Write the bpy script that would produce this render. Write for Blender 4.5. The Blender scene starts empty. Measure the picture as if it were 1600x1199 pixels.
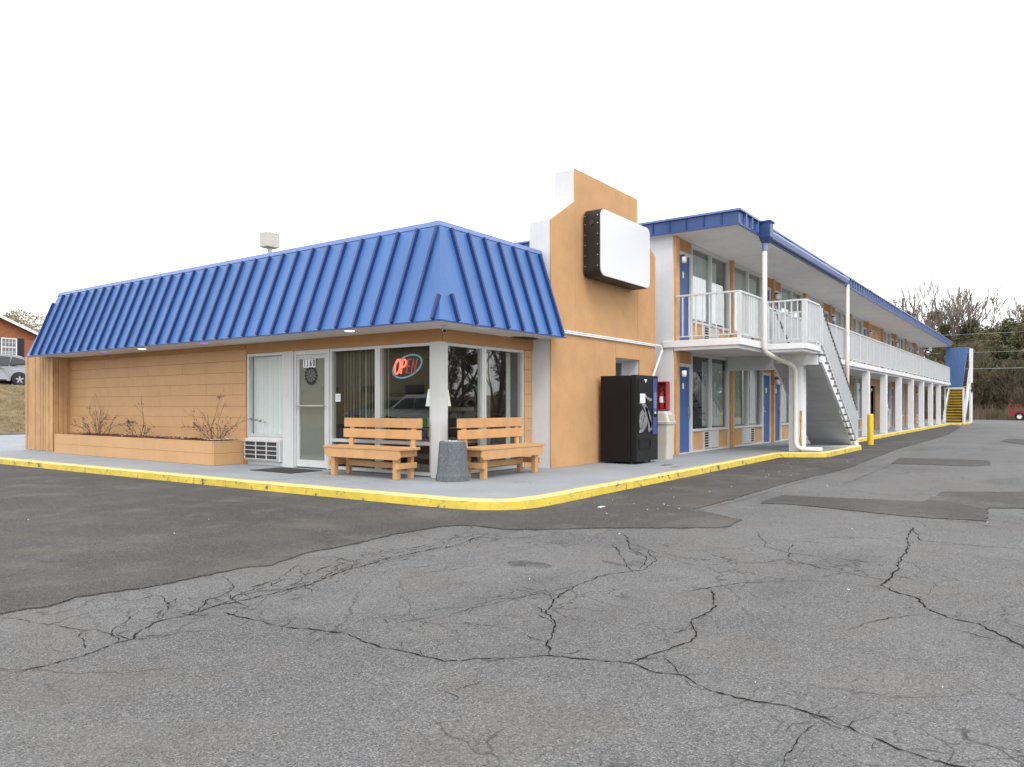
import bpy, bmesh, math, random
from mathutils import Vector, Matrix
R=math.radians; PI=math.pi
random.seed(7)
SC=bpy.context.scene
COL=SC.collection

# ------------------------------------------------------------------ camera
cd=bpy.data.cameras.new('camera'); cam=bpy.data.objects.new('camera',cd); COL.objects.link(cam)
cam.location=(0,0,1.25)
yaw=math.atan2(.5844,.8113)
cam.rotation_euler=(R(90),0,yaw-R(90))
cd.sensor_width=36; cd.lens=1174/1600*36
cd.shift_x=0; cd.shift_y=(634-599.5)/1600
cd.clip_start=.05; cd.clip_end=2000
SC.camera=cam

# ------------------------------------------------------------------ light: bright overcast
w=bpy.data.worlds.new('World'); SC.world=w; w.use_nodes=True
nt=w.node_tree; nt.nodes.clear()
sky=nt.nodes.new('ShaderNodeTexSky'); sky.sky_type='NISHITA'; sky.sun_disc=False
sky.sun_elevation=R(52); sky.sun_rotation=R(235)
b1=nt.nodes.new('ShaderNodeBackground'); b1.inputs[1].default_value=.1
nt.links.new(sky.outputs[0],b1.inputs[0])
tc=nt.nodes.new('ShaderNodeTexCoord')
nz=nt.nodes.new('ShaderNodeTexNoise'); nz.inputs['Scale'].default_value=1.6; nz.inputs['Detail'].default_value=4
nt.links.new(tc.outputs['Generated'],nz.inputs['Vector'])
cr=nt.nodes.new('ShaderNodeValToRGB'); cr.color_ramp.elements[0].position=.3; cr.color_ramp.elements[0].color=(.80,.82,.86,1)
cr.color_ramp.elements[1].position=.65; cr.color_ramp.elements[1].color=(.97,.975,.985,1)
nt.links.new(nz.outputs[0],cr.inputs[0])
b2=nt.nodes.new('ShaderNodeBackground'); b2.inputs[1].default_value=1.12
nt.links.new(cr.outputs[0],b2.inputs[0])
mx=nt.nodes.new('ShaderNodeMixShader'); mx.inputs[0].default_value=.92
nt.links.new(b1.outputs[0],mx.inputs[1]); nt.links.new(b2.outputs[0],mx.inputs[2])
wo=nt.nodes.new('ShaderNodeOutputWorld'); nt.links.new(mx.outputs[0],wo.inputs[0])
sd=bpy.data.lights.new('sun','SUN'); sd.energy=.9; sd.angle=R(24); sd.color=(1,.97,.93)
sun=bpy.data.objects.new('sun',sd); COL.objects.link(sun)
sdir=Vector((-math.cos(R(52))*math.cos(R(50)),-math.cos(R(52))*math.sin(R(50)),math.sin(R(52))))
sun.rotation_euler=sdir.to_track_quat('Z','Y').to_euler(); sun.location=(0,0,30)
vs=SC.view_settings
SC.display_settings.display_device='sRGB'
vs.view_transform='Standard'; vs.look='None'; vs.exposure=1.0; vs.gamma=1; vs.use_curve_mapping=False
SC.cycles.max_bounces=8; SC.cycles.transparent_max_bounces=16
SC.cycles.use_denoising=True

# ------------------------------------------------------------------ materials
def _n(nt,t,**k):
    n=nt.nodes.new(t)
    for a,b in k.items(): setattr(n,a,b)
    return n
def ramp(nt,src,p0,c0,p1,c1):
    r=_n(nt,'ShaderNodeValToRGB'); e=r.color_ramp.elements
    e[0].position=p0; e[1].position=p1
    g=lambda c:(c,c,c,1) if not isinstance(c,tuple) else (*c[:3],1)
    e[0].color=g(c0); e[1].color=g(c1); nt.links.new(src,r.inputs[0]); return r.outputs[0]
def noise(nt,vec,scale,detail=4,rough=.55,stretch=None):
    if stretch:
        mp=_n(nt,'ShaderNodeMapping'); mp.inputs['Scale'].default_value=stretch
        nt.links.new(vec,mp.inputs[0]); vec=mp.outputs[0]
    n=_n(nt,'ShaderNodeTexNoise'); n.inputs['Scale'].default_value=scale; n.inputs['Detail'].default_value=detail
    n.inputs['Roughness'].default_value=rough; nt.links.new(vec,n.inputs['Vector']); return n.outputs[0]
def mixc(nt,f,a,b,mode='MIX'):
    m=_n(nt,'ShaderNodeMix',data_type='RGBA',blend_type=mode)
    for i,v in ((0,f),(6,a),(7,b)):
        s=m.inputs[i]
        if isinstance(v,bpy.types.NodeSocket): nt.links.new(v,s)
        elif i==0: s.default_value=v
        else: s.default_value=(*v[:3],1) if isinstance(v,tuple) else (v,v,v,1)
    return m.outputs[2]
def mat(name,col,rough=.6,metal=0,var=.12,vscale=1.5,bump=.2,bscale=60,bdist=.002,dirt=0,dirtcol=(.12,.10,.08),streak=0,spec=.5,rnd=0,emit=0,chip=None):
    m=bpy.data.materials.new(name); m.use_nodes=True; t=m.node_tree; b=t.nodes['Principled BSDF']
    geo=_n(t,'ShaderNodeNewGeometry'); pos=geo.outputs['Position']
    c=mixc(t,ramp(t,noise(t,pos,vscale),.3,0.,.7,1.),tuple(x*(1-var) for x in col),tuple(min(1,x*(1+var)) for x in col))
    if rnd:
        oi=_n(t,'ShaderNodeObjectInfo'); c=mixc(t,ramp(t,oi.outputs['Random'],0,0.,1,1.),c,mixc(t,1.,c,(1-rnd,1-rnd,1-rnd),'MULTIPLY'))
    if dirt:
        f=ramp(t,noise(t,pos,vscale*3.1,8,.68),.52,0.,.78,dirt); c=mixc(t,f,c,dirtcol)
    if streak:
        f=ramp(t,noise(t,pos,9,5,.6,(1,1,.07)),.5,0.,.8,streak); c=mixc(t,f,c,dirtcol)
    if chip:
        f=ramp(t,noise(t,pos,chip[0],9,.7),chip[1],0.,chip[1]+.03,1.); c=mixc(t,f,c,chip[2])
    t.links.new(c,b.inputs['Base Color'])
    b.inputs['Roughness'].default_value=rough; b.inputs['Metallic'].default_value=metal
    b.inputs['Specular IOR Level'].default_value=spec
    if bump:
        bp=_n(t,'ShaderNodeBump'); bp.inputs['Strength'].default_value=bump; bp.inputs['Distance'].default_value=bdist
        t.links.new(noise(t,pos,bscale,3,.6),bp.inputs['Height']); t.links.new(bp.outputs[0],b.inputs['Normal'])
    if emit:
        b.inputs['Emission Color'].default_value=(*col,1); b.inputs['Emission Strength'].default_value=emit
    return m
def glass_mat(name,tint=(.9,.93,.92),refl=1.0):
    m=bpy.data.materials.new(name); m.use_nodes=True; t=m.node_tree; t.nodes.clear()
    o=_n(t,'ShaderNodeOutputMaterial'); mxs=_n(t,'ShaderNodeMixShader'); tr=_n(t,'ShaderNodeBsdfTransparent'); gl=_n(t,'ShaderNodeBsdfGlossy')
    tr.inputs[0].default_value=(*tint,1); gl.inputs['Roughness'].default_value=.01
    fr=_n(t,'ShaderNodeFresnel')
    g0=_n(t,'ShaderNodeNewGeometry'); mr=_n(t,'ShaderNodeMapRange'); mr.inputs['To Min'].default_value=1.5; mr.inputs['To Max'].default_value=1/1.5
    t.links.new(g0.outputs['Backfacing'],mr.inputs['Value']); t.links.new(mr.outputs[0],fr.inputs[0])
    mt=_n(t,'ShaderNodeMath',operation='MULTIPLY'); mt.inputs[1].default_value=1.7*refl; mt.use_clamp=True
    t.links.new(fr.outputs[0],mt.inputs[0]); t.links.new(mt.outputs[0],mxs.inputs[0])
    geo=_n(t,'ShaderNodeNewGeometry'); bp=_n(t,'ShaderNodeBump'); bp.inputs['Strength'].default_value=.03; bp.inputs['Distance'].default_value=.02
    t.links.new(noise(t,geo.outputs['Position'],1.2,1),bp.inputs['Height']); t.links.new(bp.outputs[0],gl.inputs['Normal'])
    t.links.new(tr.outputs[0],mxs.inputs[1]); t.links.new(gl.outputs[0],mxs.inputs[2]); t.links.new(mxs.outputs[0],o.inputs[0])
    return m
def asphalt_mat(name,base,speck,crackamt,warm=(1,1,1)):
    m=bpy.data.materials.new(name); m.use_nodes=True; t=m.node_tree; b=t.nodes['Principled BSDF']
    geo=_n(t,'ShaderNodeNewGeometry'); pos=geo.outputs['Position']
    lo=tuple(base*.70*x for x in warm); hi=tuple(base*1.38*x for x in warm)
    c=mixc(t,ramp(t,noise(t,pos,.45,6,.6),.3,0.,.7,1.),lo,hi)
    c=mixc(t,ramp(t,noise(t,pos,3.5,6,.7),.35,0.,.75,.55),c,tuple(base*.62*x for x in warm))
    # aggregate stones
    v=_n(t,'ShaderNodeTexVoronoi'); v.inputs['Scale'].default_value=175; t.links.new(pos,v.inputs['Vector'])
    sp=_n(t,'ShaderNodeSeparateColor'); t.links.new(v.outputs['Color'],sp.inputs[0])
    c=mixc(t,ramp(t,sp.outputs[0],.60,0.,1.,speck),c,(.44,.42,.39))
    c=mixc(t,ramp(t,sp.outputs[1],.64,0.,1.,.75),c,(.020,.020,.020))
    c=mixc(t,ramp(t,noise(t,pos,42,7,.78),.54,0.,.66,.95),c,(.020,.019,.018))
    # pale dust
    c=mixc(t,ramp(t,noise(t,pos,1.1,8,.7),.50,0.,.75,.5),c,(.19,.185,.175))
    c=mixc(t,ramp(t,noise(t,pos,.35,8,.66,(1,3,1)),.52,0.,.72,.45),c,(.055,.055,.057))
    # brown tint
    c=mixc(t,ramp(t,noise(t,pos,.9,5,.6),.50,0.,.75,.5),c,(.105,.086,.066))
    h=v.outputs['Distance']
    if crackamt:
        ns=_n(t,'ShaderNodeTexNoise'); ns.inputs['Scale'].default_value=2.2; ns.inputs['Detail'].default_value=5; t.links.new(pos,ns.inputs['Vector'])
        mxv=_n(t,'ShaderNodeVectorMath',operation='MULTIPLY_ADD'); mxv.inputs[1].default_value=(.5,.5,.5); t.links.new(ns.outputs['Color'],mxv.inputs[0]); t.links.new(pos,mxv.inputs[2])
        for sc_,wd,th in ((2.6,.016,.50),(1.1,.008,.44),(.42,.0035,.38)):
            v2=_n(t,'ShaderNodeTexVoronoi',feature='DISTANCE_TO_EDGE'); v2.inputs['Scale'].default_value=sc_; t.links.new(mxv.outputs[0],v2.inputs['Vector'])
            line=ramp(t,v2.outputs['Distance'],wd*.4,1.,wd,0.)
            msk=ramp(t,noise(t,pos,.55,3),th,0.,th+.12,crackamt)
            ml=_n(t,'ShaderNodeMath',operation='MULTIPLY'); t.links.new(line,ml.inputs[0]); t.links.new(msk,ml.inputs[1])
            c=mixc(t,ml.outputs[0],c,(.012,.012,.012))
    t.links.new(c,b.inputs['Base Color'])
    b.inputs['Roughness'].default_value=.82; b.inputs['Specular IOR Level'].default_value=.35
    bp=_n(t,'ShaderNodeBump'); bp.inputs['Strength'].default_value=.8; bp.inputs['Distance'].default_value=.006
    n2=noise(t,pos,45,5,.7); ad=_n(t,'ShaderNodeMath',operation='MULTIPLY_ADD'); ad.inputs[1].default_value=-1.2
    t.links.new(h,ad.inputs[0]); t.links.new(n2,ad.inputs[2])
    t.links.new(ad.outputs[0],bp.inputs['Height']); t.links.new(bp.outputs[0],b.inputs['Normal'])
    return m

ORG=(.57,.335,.160)
M={}
M['orange']=mat('orange_block_paint',ORG,.62,var=.05,vscale=1.3,bump=.35,bscale=90,bdist=.002,dirt=.12,dirtcol=(.33,.17,.075),streak=.10,rnd=.02)
M['orange_joint']=mat('orange_joint_paint',(.40,.19,.06),.75,var=.1)
M['stucco']=mat('orange_stucco',(.575,.325,.150),.85,var=.07,vscale=2.2,bump=1.0,bscale=75,bdist=.012,dirt=.10,dirtcol=(.33,.16,.06))
M['orange_wood']=mat('orange_wood_paint',(.60,.335,.145),.55,var=.12,vscale=4,bump=.6,bscale=30,bdist=.004,dirt=.22,dirtcol=(.34,.18,.075),rnd=.14,chip=(8,.70,(.30,.22,.15)))
M['fence_wood']=mat('weathered_orange_board',(.54,.32,.155),.75,var=.12,vscale=3,bump=.5,bscale=30,bdist=.003,streak=.4,dirtcol=(.20,.10,.045),rnd=.14,chip=(5,.69,(.10,.06,.035)))
M['trim_orange']=mat('orange_trim',(.44,.225,.085),.6,var=.07,bump=.2,streak=.1,dirtcol=(.25,.11,.04))
M['white']=mat('white_paint',(.78,.78,.79),.5,var=.04,vscale=2,bump=.2,bscale=40,dirt=.28,dirtcol=(.45,.44,.42),streak=.18)
M['white_wall']=mat('white_masonry_paint',(.66,.66,.67),.75,var=.05,vscale=2,bump=.6,bscale=50,bdist=.006,dirt=.22,dirtcol=(.48,.47,.45),streak=.22)
M['soffit']=mat('soffit_paint',(.70,.69,.67),.8,var=.06,vscale=1,bump=.3,bscale=25,dirt=.35,dirtcol=(.42,.37,.32))
M['cream']=mat('cream_downspout',(.76,.73,.66),.4,var=.04,bump=.1,dirt=.2,dirtcol=(.4,.36,.3))
M['railing']=mat('white_rail_paint',(.60,.62,.625),.45,var=.05,bump=.15,dirt=.35,dirtcol=(.33,.30,.27),vscale=6)
M['rail_dark']=mat('dark_worn_handrail',(.07,.065,.06),.6,var=.3,bump=.3,dirt=.5,dirtcol=(.25,.22,.2))
M['blue_panel']=mat('blue_metal_panel',(.048,.137,.36),.40,metal=.0,var=.10,vscale=.9,bump=.30,bscale=2.6,bdist=.02,spec=.5,streak=.25,dirtcol=(.095,.17,.36),rnd=.06)
M['canopy_blue']=mat('pale_blue_canopy_metal',(.11,.22,.46),.45,var=.08,streak=.2,dirtcol=(.06,.12,.3))
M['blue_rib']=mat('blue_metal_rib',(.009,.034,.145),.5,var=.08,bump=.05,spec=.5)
M['blue_cap']=mat('blue_metal_cap',(.12,.19,.42),.35,var=.05,bump=.08,spec=.6)
M['blue_fascia']=mat('blue_fascia_metal',(.028,.070,.215),.42,var=.12,bump=.15,bscale=12,dirt=.2,dirtcol=(.10,.13,.24))
M['gutter']=mat('pale_blue_gutter',(.17,.23,.42),.35,var=.08,bump=.15,dirt=.15,dirtcol=(.1,.12,.2))
M['blue_door']=mat('blue_door_paint',(.038,.100,.285),.5,var=.07,bump=.15,dirt=.12,dirtcol=(.05,.09,.2),rnd=.12)
M['alu']=mat('brushed_aluminium',(.62,.62,.61),.42,metal=.35,var=.06,bump=.1,dirt=.15,dirtcol=(.35,.34,.32))
M['frame_white']=mat('window_frame_paint',(.60,.60,.59),.5,var=.06,bump=.1,dirt=.25,dirtcol=(.34,.32,.29))
M['dark_metal']=mat('dark_metal',(.03,.03,.032),.45,var=.2)
M['grille']=mat('ac_grille',(.55,.55,.54),.5,var=.08,dirt=.3,dirtcol=(.28,.27,.25))
M['dark_core']=mat('dark_ac_core',(.035,.035,.038),.7,var=.4,vscale=30)
M['curtain']=mat('pale_curtain',(.72,.78,.75),.9,var=.08,vscale=3,bump=.2,bscale=20,streak=.12,dirtcol=(.38,.42,.41))
M['blind']=mat('white_blind',(.86,.90,.88),.7,var=.03,rnd=.12)
M['blind_beige']=mat('beige_blind',(.46,.43,.34),.8,var=.05,rnd=.3)
M['interior']=mat('dim_interior_wall',(.20,.185,.165),.8,var=.1)
M['interior_floor']=mat('interior_carpet',(.07,.05,.05),.9)
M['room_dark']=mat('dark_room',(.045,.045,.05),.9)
M['concrete']=mat('painted_grey_walkway',(.25,.268,.285),.78,var=.10,vscale=.9,bump=.5,bscale=70,bdist=.003,dirt=.30,dirtcol=(.17,.185,.20),chip=(2.2,.70,(.20,.205,.205)))
M['kerb']=mat('yellow_kerb_paint',(.66,.49,.06),.6,var=.12,vscale=3,bump=.8,bscale=35,bdist=.006,dirt=.7,dirtcol=(.36,.27,.10),chip=(5,.575,(.15,.125,.07)))
M['kerb_top']=mat('faded_yellow_kerb_top',(.66,.53,.19),.65,var=.12,vscale=3,bump=.6,bscale=35,bdist=.005,dirt=.45,dirtcol=(.50,.44,.30),chip=(5,.62,(.22,.20,.17)))
M['yellow']=mat('yellow_paint',(.80,.50,.02),.4,var=.06,bump=.2,dirt=.15,dirtcol=(.45,.28,.03),chip=(5,.68,(.25,.13,.03)))
M['stair_yellow']=mat('worn_yellow_tread',(.58,.38,.02),.6,var=.2,vscale=5,dirt=.4,dirtcol=(.25,.16,.03))
M['tread_brown']=mat('dark_yellow_brown_riser',(.12,.075,.012),.8,var=.3)
M['tread_dark']=mat('dark_tread_edge',(.10,.10,.10),.7,var=.3)
M['grey_board']=mat('grey_plywood',(.42,.43,.44),.8,var=.10,vscale=1.2,bump=.3,bscale=20,streak=0,dirt=.4,dirtcol=(.30,.31,.32))
M['hood']=mat('weathered_cream_hood',(.50,.485,.44),.6,var=.05,dirt=.2)
M['shade']=mat('grey_painted_reflection',(.40,.39,.35),.8,var=.03,bump=0)  # flat grey holding the reflection tone of the office door glass
M['agg']=mat('exposed_aggregate',(.125,.142,.152),.9,var=.25,vscale=25,bump=1.0,bscale=70,bdist=.012,dirt=.3,dirtcol=(.10,.11,.12))
M['pebble']=mat('pale_pebble',(.6,.58,.55),.7,var=.2,vscale=20)
M['black']=mat('black_enamel',(.006,.006,.007),.5,spec=.25,var=.3,bump=.08,bscale=8)
M['black_matte']=mat('black_front_panel',(.009,.009,.011),.45,spec=.25,var=.3)
M['sign_black']=mat('black_sign_cabinet',(.008,.008,.009),.5,var=.3,bump=.2,bscale=15,dirt=.15,dirtcol=(.06,.05,.045))
M['sign_white']=mat('white_sign_face',(.70,.70,.725),.35,var=.01,bump=0)
M['vend_grey']=mat('printed_silver_swirl',(.20,.205,.21),.35,var=.4,vscale=14)
M['vend_blue']=mat('blue_selection_strip',(.045,.055,.24),.4,var=.15,vscale=10)
M['paper']=mat('white_paper',(.84,.84,.84),.8,var=.02,bump=0)
M['ink']=mat('printed_ink',(.02,.02,.02),.7,bump=0)
M['greyink']=mat('grey_print',(.30,.34,.42),.7,bump=0)
M['red']=mat('red_enamel',(.36,.025,.028),.4,var=.1,dirt=.1)
M['red_dark']=mat('dark_red_interior',(.14,.01,.01),.5)
M['silver']=mat('silver_part',(.6,.6,.6),.3,metal=.8)
M['beige']=mat('beige_plastic',(.54,.50,.43),.5,var=.05,bump=.15,dirt=.2,dirtcol=(.33,.29,.24),streak=.12)
M['rust']=mat('rust_stain',(.55,.27,.04),.8,var=.35,vscale=14)
M['mulch']=mat('red_mulch',(.13,.045,.03),.95,var=.4,vscale=30,bump=1,bscale=60,bdist=.01,rnd=0)
M['pane_grey']=mat('curtained_house_pane',(.16,.17,.18),.15,var=.1,bump=0)
M['stem']=mat('dry_stem',(.13,.075,.045),.8,var=.3,vscale=20)
M['dryleaf']=mat('dry_leaf',(.11,.055,.035),.8,var=.35,vscale=30)
M['greenleaf']=mat('fresh_leaf',(.22,.30,.06),.6,var=.25,vscale=30)
M['mat_rubber']=mat('black_doormat',(.028,.026,.024),.95,var=.3,vscale=15,bump=1,bscale=120,bdist=.004)
M['glass']=glass_mat('window_glass')
M['glass_dark']=glass_mat('lobby_glass',(.86,.88,.86),.95)
M['glass_clear']=glass_mat('office_clear_glass',(.96,.97,.97),.55)
M['glass_car']=mat('car_glass',(.012,.014,.018),.06,var=.05,bump=0,spec=.8)
M['car_silver']=mat('silver_car_paint',(.27,.28,.295),.25,metal=.5,var=.02,bump=0,spec=.6)
M['car_white']=mat('white_car_paint',(.7,.7,.7),.25,var=.02,bump=0)
M['tyre']=mat('tyre_rubber',(.02,.02,.02),.85,var=.2)
M['rim']=mat('alloy_rim',(.55,.56,.57),.3,metal=.6,bump=0)
M['tail']=mat('red_tail_lamp',(.45,.015,.02),.2,bump=0)
M['brick']=mat('red_brick',(.36,.13,.06),.9,var=.25,vscale=6,bump=.4,bscale=40)
M['mortar']=mat('mortar',(.24,.16,.12),.9)
M['shutter']=mat('black_shutter',(.015,.015,.017),.5)
M['roof_shingle']=mat('grey_shingle',(.15,.14,.135),.9,var=.2,vscale=8)
M['grass']=mat('dry_winter_grass',(.17,.125,.06),.95,var=.35,vscale=2.5,bump=1,bscale=14,bdist=.06,dirt=.5,dirtcol=(.085,.095,.03))
M['blade']=mat('grass_blades',(.21,.155,.075),.9,var=.4,vscale=3,dirt=.55,dirtcol=(.09,.11,.03))
M['oldkerb']=mat('old_concrete_kerb',(.22,.20,.175),.9,var=.2,vscale=2,bump=.6,bscale=20,dirt=.5,dirtcol=(.10,.085,.07))
M['bark']=mat('grey_bark',(.14,.115,.095),.9,var=.25,vscale=4,bump=.6,bscale=20)
M['twig']=mat('grey_brown_twigs',(.20,.165,.135),.9,var=.25,vscale=2)
M['cedar']=mat('olive_evergreen',(.15,.13,.06),.85,var=.5,vscale=.7,dirt=.6,dirtcol=(.15,.115,.06),rnd=.35,bump=0)
M['cedar_dark']=mat('deep_green_pine',(.095,.10,.045),.85,var=.45,vscale=.7,rnd=.3,bump=0)
M['brush']=mat('brown_brush',(.155,.122,.075),.9,var=.4,vscale=.5,rnd=.25,bump=0)
M['budding']=mat('pale_budding_leaves',(.30,.26,.16),.85,var=.3,vscale=.8,bump=0)
M['woods_floor']=mat('leaf_litter',(.11,.08,.05),.95,var=.35,vscale=.6,bump=1,bscale=6,bdist=.1)
M['trailer']=mat('red_trailer_paint',(.24,.028,.022),.55,var=.2,vscale=6)
M['wire']=mat('pale_wire',(.35,.35,.35),.6,bump=0)
M['neon_on']=mat('lit_red_neon',(1,.12,.07),.4,bump=0,var=0,emit=1.6)
M['neon_off']=mat('dim_red_neon',(.50,.07,.10),.3,bump=0,emit=.22)
M['neon_blue']=mat('pale_blue_neon',(.22,.50,.64),.3,bump=0,emit=.16)
M['lamp_white']=mat('lamp_shade_fabric',(.85,.84,.74),.8,bump=0,emit=.45,var=.02)
M['lit']=mat('lit_ceiling_lamp',(1,.93,.80),.4,bump=0,var=0,emit=1.3)
M['purple_lit']=mat('lit_purple_lamp',(.28,.12,1),.4,bump=0,var=0,emit=.5)
M['pink']=mat('pink_upholstery',(.42,.05,.12),.8)
M['desk']=mat('brown_desk',(.09,.045,.025),.5)
M['beige_siding']=mat('beige_siding',(.42,.37,.27),.8,var=.05,streak=.1)
M['crack']=mat('crack_shadow',(.013,.012,.011),1,var=.3,vscale=20,bump=0,spec=.1)
M['litter']=mat('litter_white',(.75,.75,.72),.8,bump=0)
M['asphalt']=asphalt_mat('old_asphalt',.136,.5,.62)
M['asphalt_new']=asphalt_mat('dark_patch_asphalt',.050,.32,0,(1.03,.97,.91))
M['stain']=mat('oil_stain',(.045,.045,.048),.7,var=.2,vscale=6,bump=.6,bscale=60,bdist=.005)

def worn_paint(name,col,th):
    m=bpy.data.materials.new(name); m.use_nodes=True; t=m.node_tree; b=t.nodes['Principled BSDF']; b.inputs['Base Color'].default_value=(*col,1); b.inputs['Roughness'].default_value=.8
    geo=_n(t,'ShaderNodeNewGeometry'); a=noise(t,geo.outputs['Position'],9,8,.75,(1,.45,1)); a2=noise(t,geo.outputs['Position'],1.6,3)
    mm=_n(t,'ShaderNodeMath',operation='MULTIPLY'); t.links.new(ramp(t,a,th,0.,th+.10,.8),mm.inputs[0]); t.links.new(ramp(t,a2,.42,0.,.62,1.),mm.inputs[1])
    t.links.new(mm.outputs[0],b.inputs['Alpha']); return m
M['tar']=worn_paint('faint_tar_stain',(.06,.06,.062),.40)
M['damp']=worn_paint('dark_damp_patch',(.10,.11,.12),.38)
M['overspray']=worn_paint('faded_yellow_overspray',(.50,.43,.25),.50)
M['kerb_scuff']=worn_paint('black_tyre_scuff',(.06,.05,.04),.52)

# ------------------------------------------------------------------ mesh helpers
def origin(p):
    while p is not None and p.parent is not None: p=p.parent
    return Vector(p.location) if p is not None else Vector((0,0,0))
class MB:
    def __init__(s): s.v=[]; s.f=[]; s.smooth=False
    def add(s,vs,fs):
        o=len(s.v); s.v+= [tuple(v) for v in vs]; s.f+=[tuple(i+o for i in f) for f in fs]; return s
    def box(s,x0,x1,y0,y1,z0,z1):
        x0,x1=sorted((x0,x1)); y0,y1=sorted((y0,y1)); z0,z1=sorted((z0,z1))
        return s.add([(x0,y0,z0),(x1,y0,z0),(x1,y1,z0),(x0,y1,z0),(x0,y0,z1),(x1,y0,z1),(x1,y1,z1),(x0,y1,z1)],
          [(0,3,2,1),(4,5,6,7),(0,1,5,4),(1,2,6,5),(2,3,7,6),(3,0,4,7)])
    def prism(s,poly,ax,a,b):
        # poly in the two other axes; extruded along ax from a to b
        def P(u,v,t): return {'x':(t,u,v),'y':(u,t,v),'z':(u,v,t)}[ax]
        n=len(poly); vs=[P(u,v,a) for u,v in poly]+[P(u,v,b) for u,v in poly]
        fs=[tuple(range(n-1,-1,-1)),tuple(range(n,2*n))]+[(i,(i+1)%n,(i+1)%n+n,i+n) for i in range(n)]
        return s.add(vs,fs)
    def bar(s,p,q,wd,ht=None,up=(0,0,1)):
        p=Vector(p);q=Vector(q);d=(q-p).normalized(); ht=ht or wd
        sd_=d.cross(Vector(up)); sd_=sd_.normalized() if sd_.length>1e-5 else Vector((1,0,0)); u=sd_.cross(d).normalized()
        vs=[]
        for c in (p,q):
            for a,b in ((-1,-1),(1,-1),(1,1),(-1,1)): vs.append(c+sd_*a*wd/2+u*b*ht/2)
        return s.add(vs,[(0,3,2,1),(4,5,6,7),(0,1,5,4),(1,2,6,5),(2,3,7,6),(3,0,4,7)])
    def tube(s,pts,r,n=8,caps=True,closed=False):
        pts=[Vector(p) for p in pts]; k=len(pts); rs=r if isinstance(r,(list,tuple)) else [r]*k
        base=len(s.v); prev=None
        for i,p in enumerate(pts):
            a=pts[(i-1)%k] if (closed or i>0) else p; b=pts[(i+1)%k] if (closed or i<k-1) else p
            d=(b-a).normalized()
            if prev is None:
                u=d.cross(Vector((0,0,1))); u=u.normalized() if u.length>.01 else Vector((1,0,0))
            else:
                u=prev-d*prev.dot(d); u=u.normalized() if u.length>1e-5 else Vector((1,0,0))
            prev=u; w_=d.cross(u)
            for j in range(n):
                a_=2*PI*j/n; s.v.append(tuple(p+(u*math.cos(a_)+w_*math.sin(a_))*rs[i]))
        m=k if closed else k-1
        for i in range(m):
            i2=(i+1)%k
            for j in range(n):
                j2=(j+1)%n; s.f.append((base+i*n+j,base+i*n+j2,base+i2*n+j2,base+i2*n+j))
        if caps and not closed:
            s.f.append(tuple(base+j for j in range(n-1,-1,-1))); s.f.append(tuple(base+(k-1)*n+j for j in range(n)))
        return s
    def lathe(s,prof,c=(0,0,0),n=24,ax='z',cap=True):
        base=len(s.v); k=len(prof)
        for r,h in prof:
            for j in range(n):
                a=2*PI*j/n; x,y=r*math.cos(a),r*math.sin(a)
                p={'z':(x,y,h),'y':(x,h,y),'x':(h,x,y)}[ax]
                s.v.append((p[0]+c[0],p[1]+c[1],p[2]+c[2]))
        for i in range(k-1):
            for j in range(n):
                j2=(j+1)%n; s.f.append((base+i*n+j,base+i*n+j2,base+(i+1)*n+j2,base+(i+1)*n+j))
        if cap:
            s.f.append(tuple(base+j for j in range(n-1,-1,-1))); s.f.append(tuple(base+(k-1)*n+j for j in range(n)))
        return s
    def mesh(s,name,m):
        me=bpy.data.meshes.new(name); me.from_pydata(s.v,[],s.f); me.materials.append(M[m] if isinstance(m,str) else m)
        bm=bmesh.new(); bm.from_mesh(me); bmesh.ops.recalc_face_normals(bm,faces=bm.faces); bm.to_mesh(me); bm.free()
        if s.smooth:
            me.polygons.foreach_set('use_smooth',[True]*len(me.polygons))
        return me
    def build(s,name,m,parent=None,label=None,bevel=0,local=False):
        if parent is not None and not local:
            o_=origin(parent); s.v=[(x-o_.x,y-o_.y,z-o_.z) for x,y,z in s.v]
        ob=link(s.mesh(name,m),name,parent)
        if label: ob['label']=label
        if bevel:
            bv=ob.modifiers.new('bevel','BEVEL'); bv.width=bevel; bv.segments=2; bv.limit_method='ANGLE'; bv.angle_limit=R(40)
        return ob
def link(me,name,parent=None,loc=(0,0,0),rz=0):
    ob=bpy.data.objects.new(name,me); COL.objects.link(ob); ob.parent=parent
    ob.location=loc; ob.rotation_euler=(0,0,rz); return ob
def thing(name,label,cat,loc=(0,0,0),rz=0,group=None):
    o=bpy.data.objects.new(name,None); COL.objects.link(o); o.location=loc; o.rotation_euler=(0,0,rz); o.empty_display_size=.2
    o['label']=label; o['category']=cat
    if group: o['group']=group
    return o
def tag(o,label,cat,group=None,kind=None):
    if label: o['label']=label
    if cat: o['category']=cat
    if group: o['group']=group
    if kind: o['kind']=kind
    return o
def struct(o): o['kind']='structure'; return o
KIDS={}
def dup(root,loc,rz=None,label=None,group=None,scale=None):
    def rec(o,par):
        c=o.copy(); COL.objects.link(c)
        if par is not None: c.parent=par
        for ch in list(o.children): rec(ch,c)
        return c
    r=rec(root,None); r.location=loc
    if rz is not None: r.rotation_euler=(0,0,rz)
    if label: r['label']=label
    if group: r['group']=group
    if scale: r.scale=scale if isinstance(scale,tuple) else (scale,)*3
    return r
def dup_child(o,parent,loc):
    c=o.copy(); COL.objects.link(c); c.parent=parent; c.location=loc
    for ch in list(o.children):
        g=ch.copy(); COL.objects.link(g); g.parent=c
    return c
def bx(x0,x1,y0,y1,z0,z1): return MB().box(x0,x1,y0,y1,z0,z1)
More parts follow.
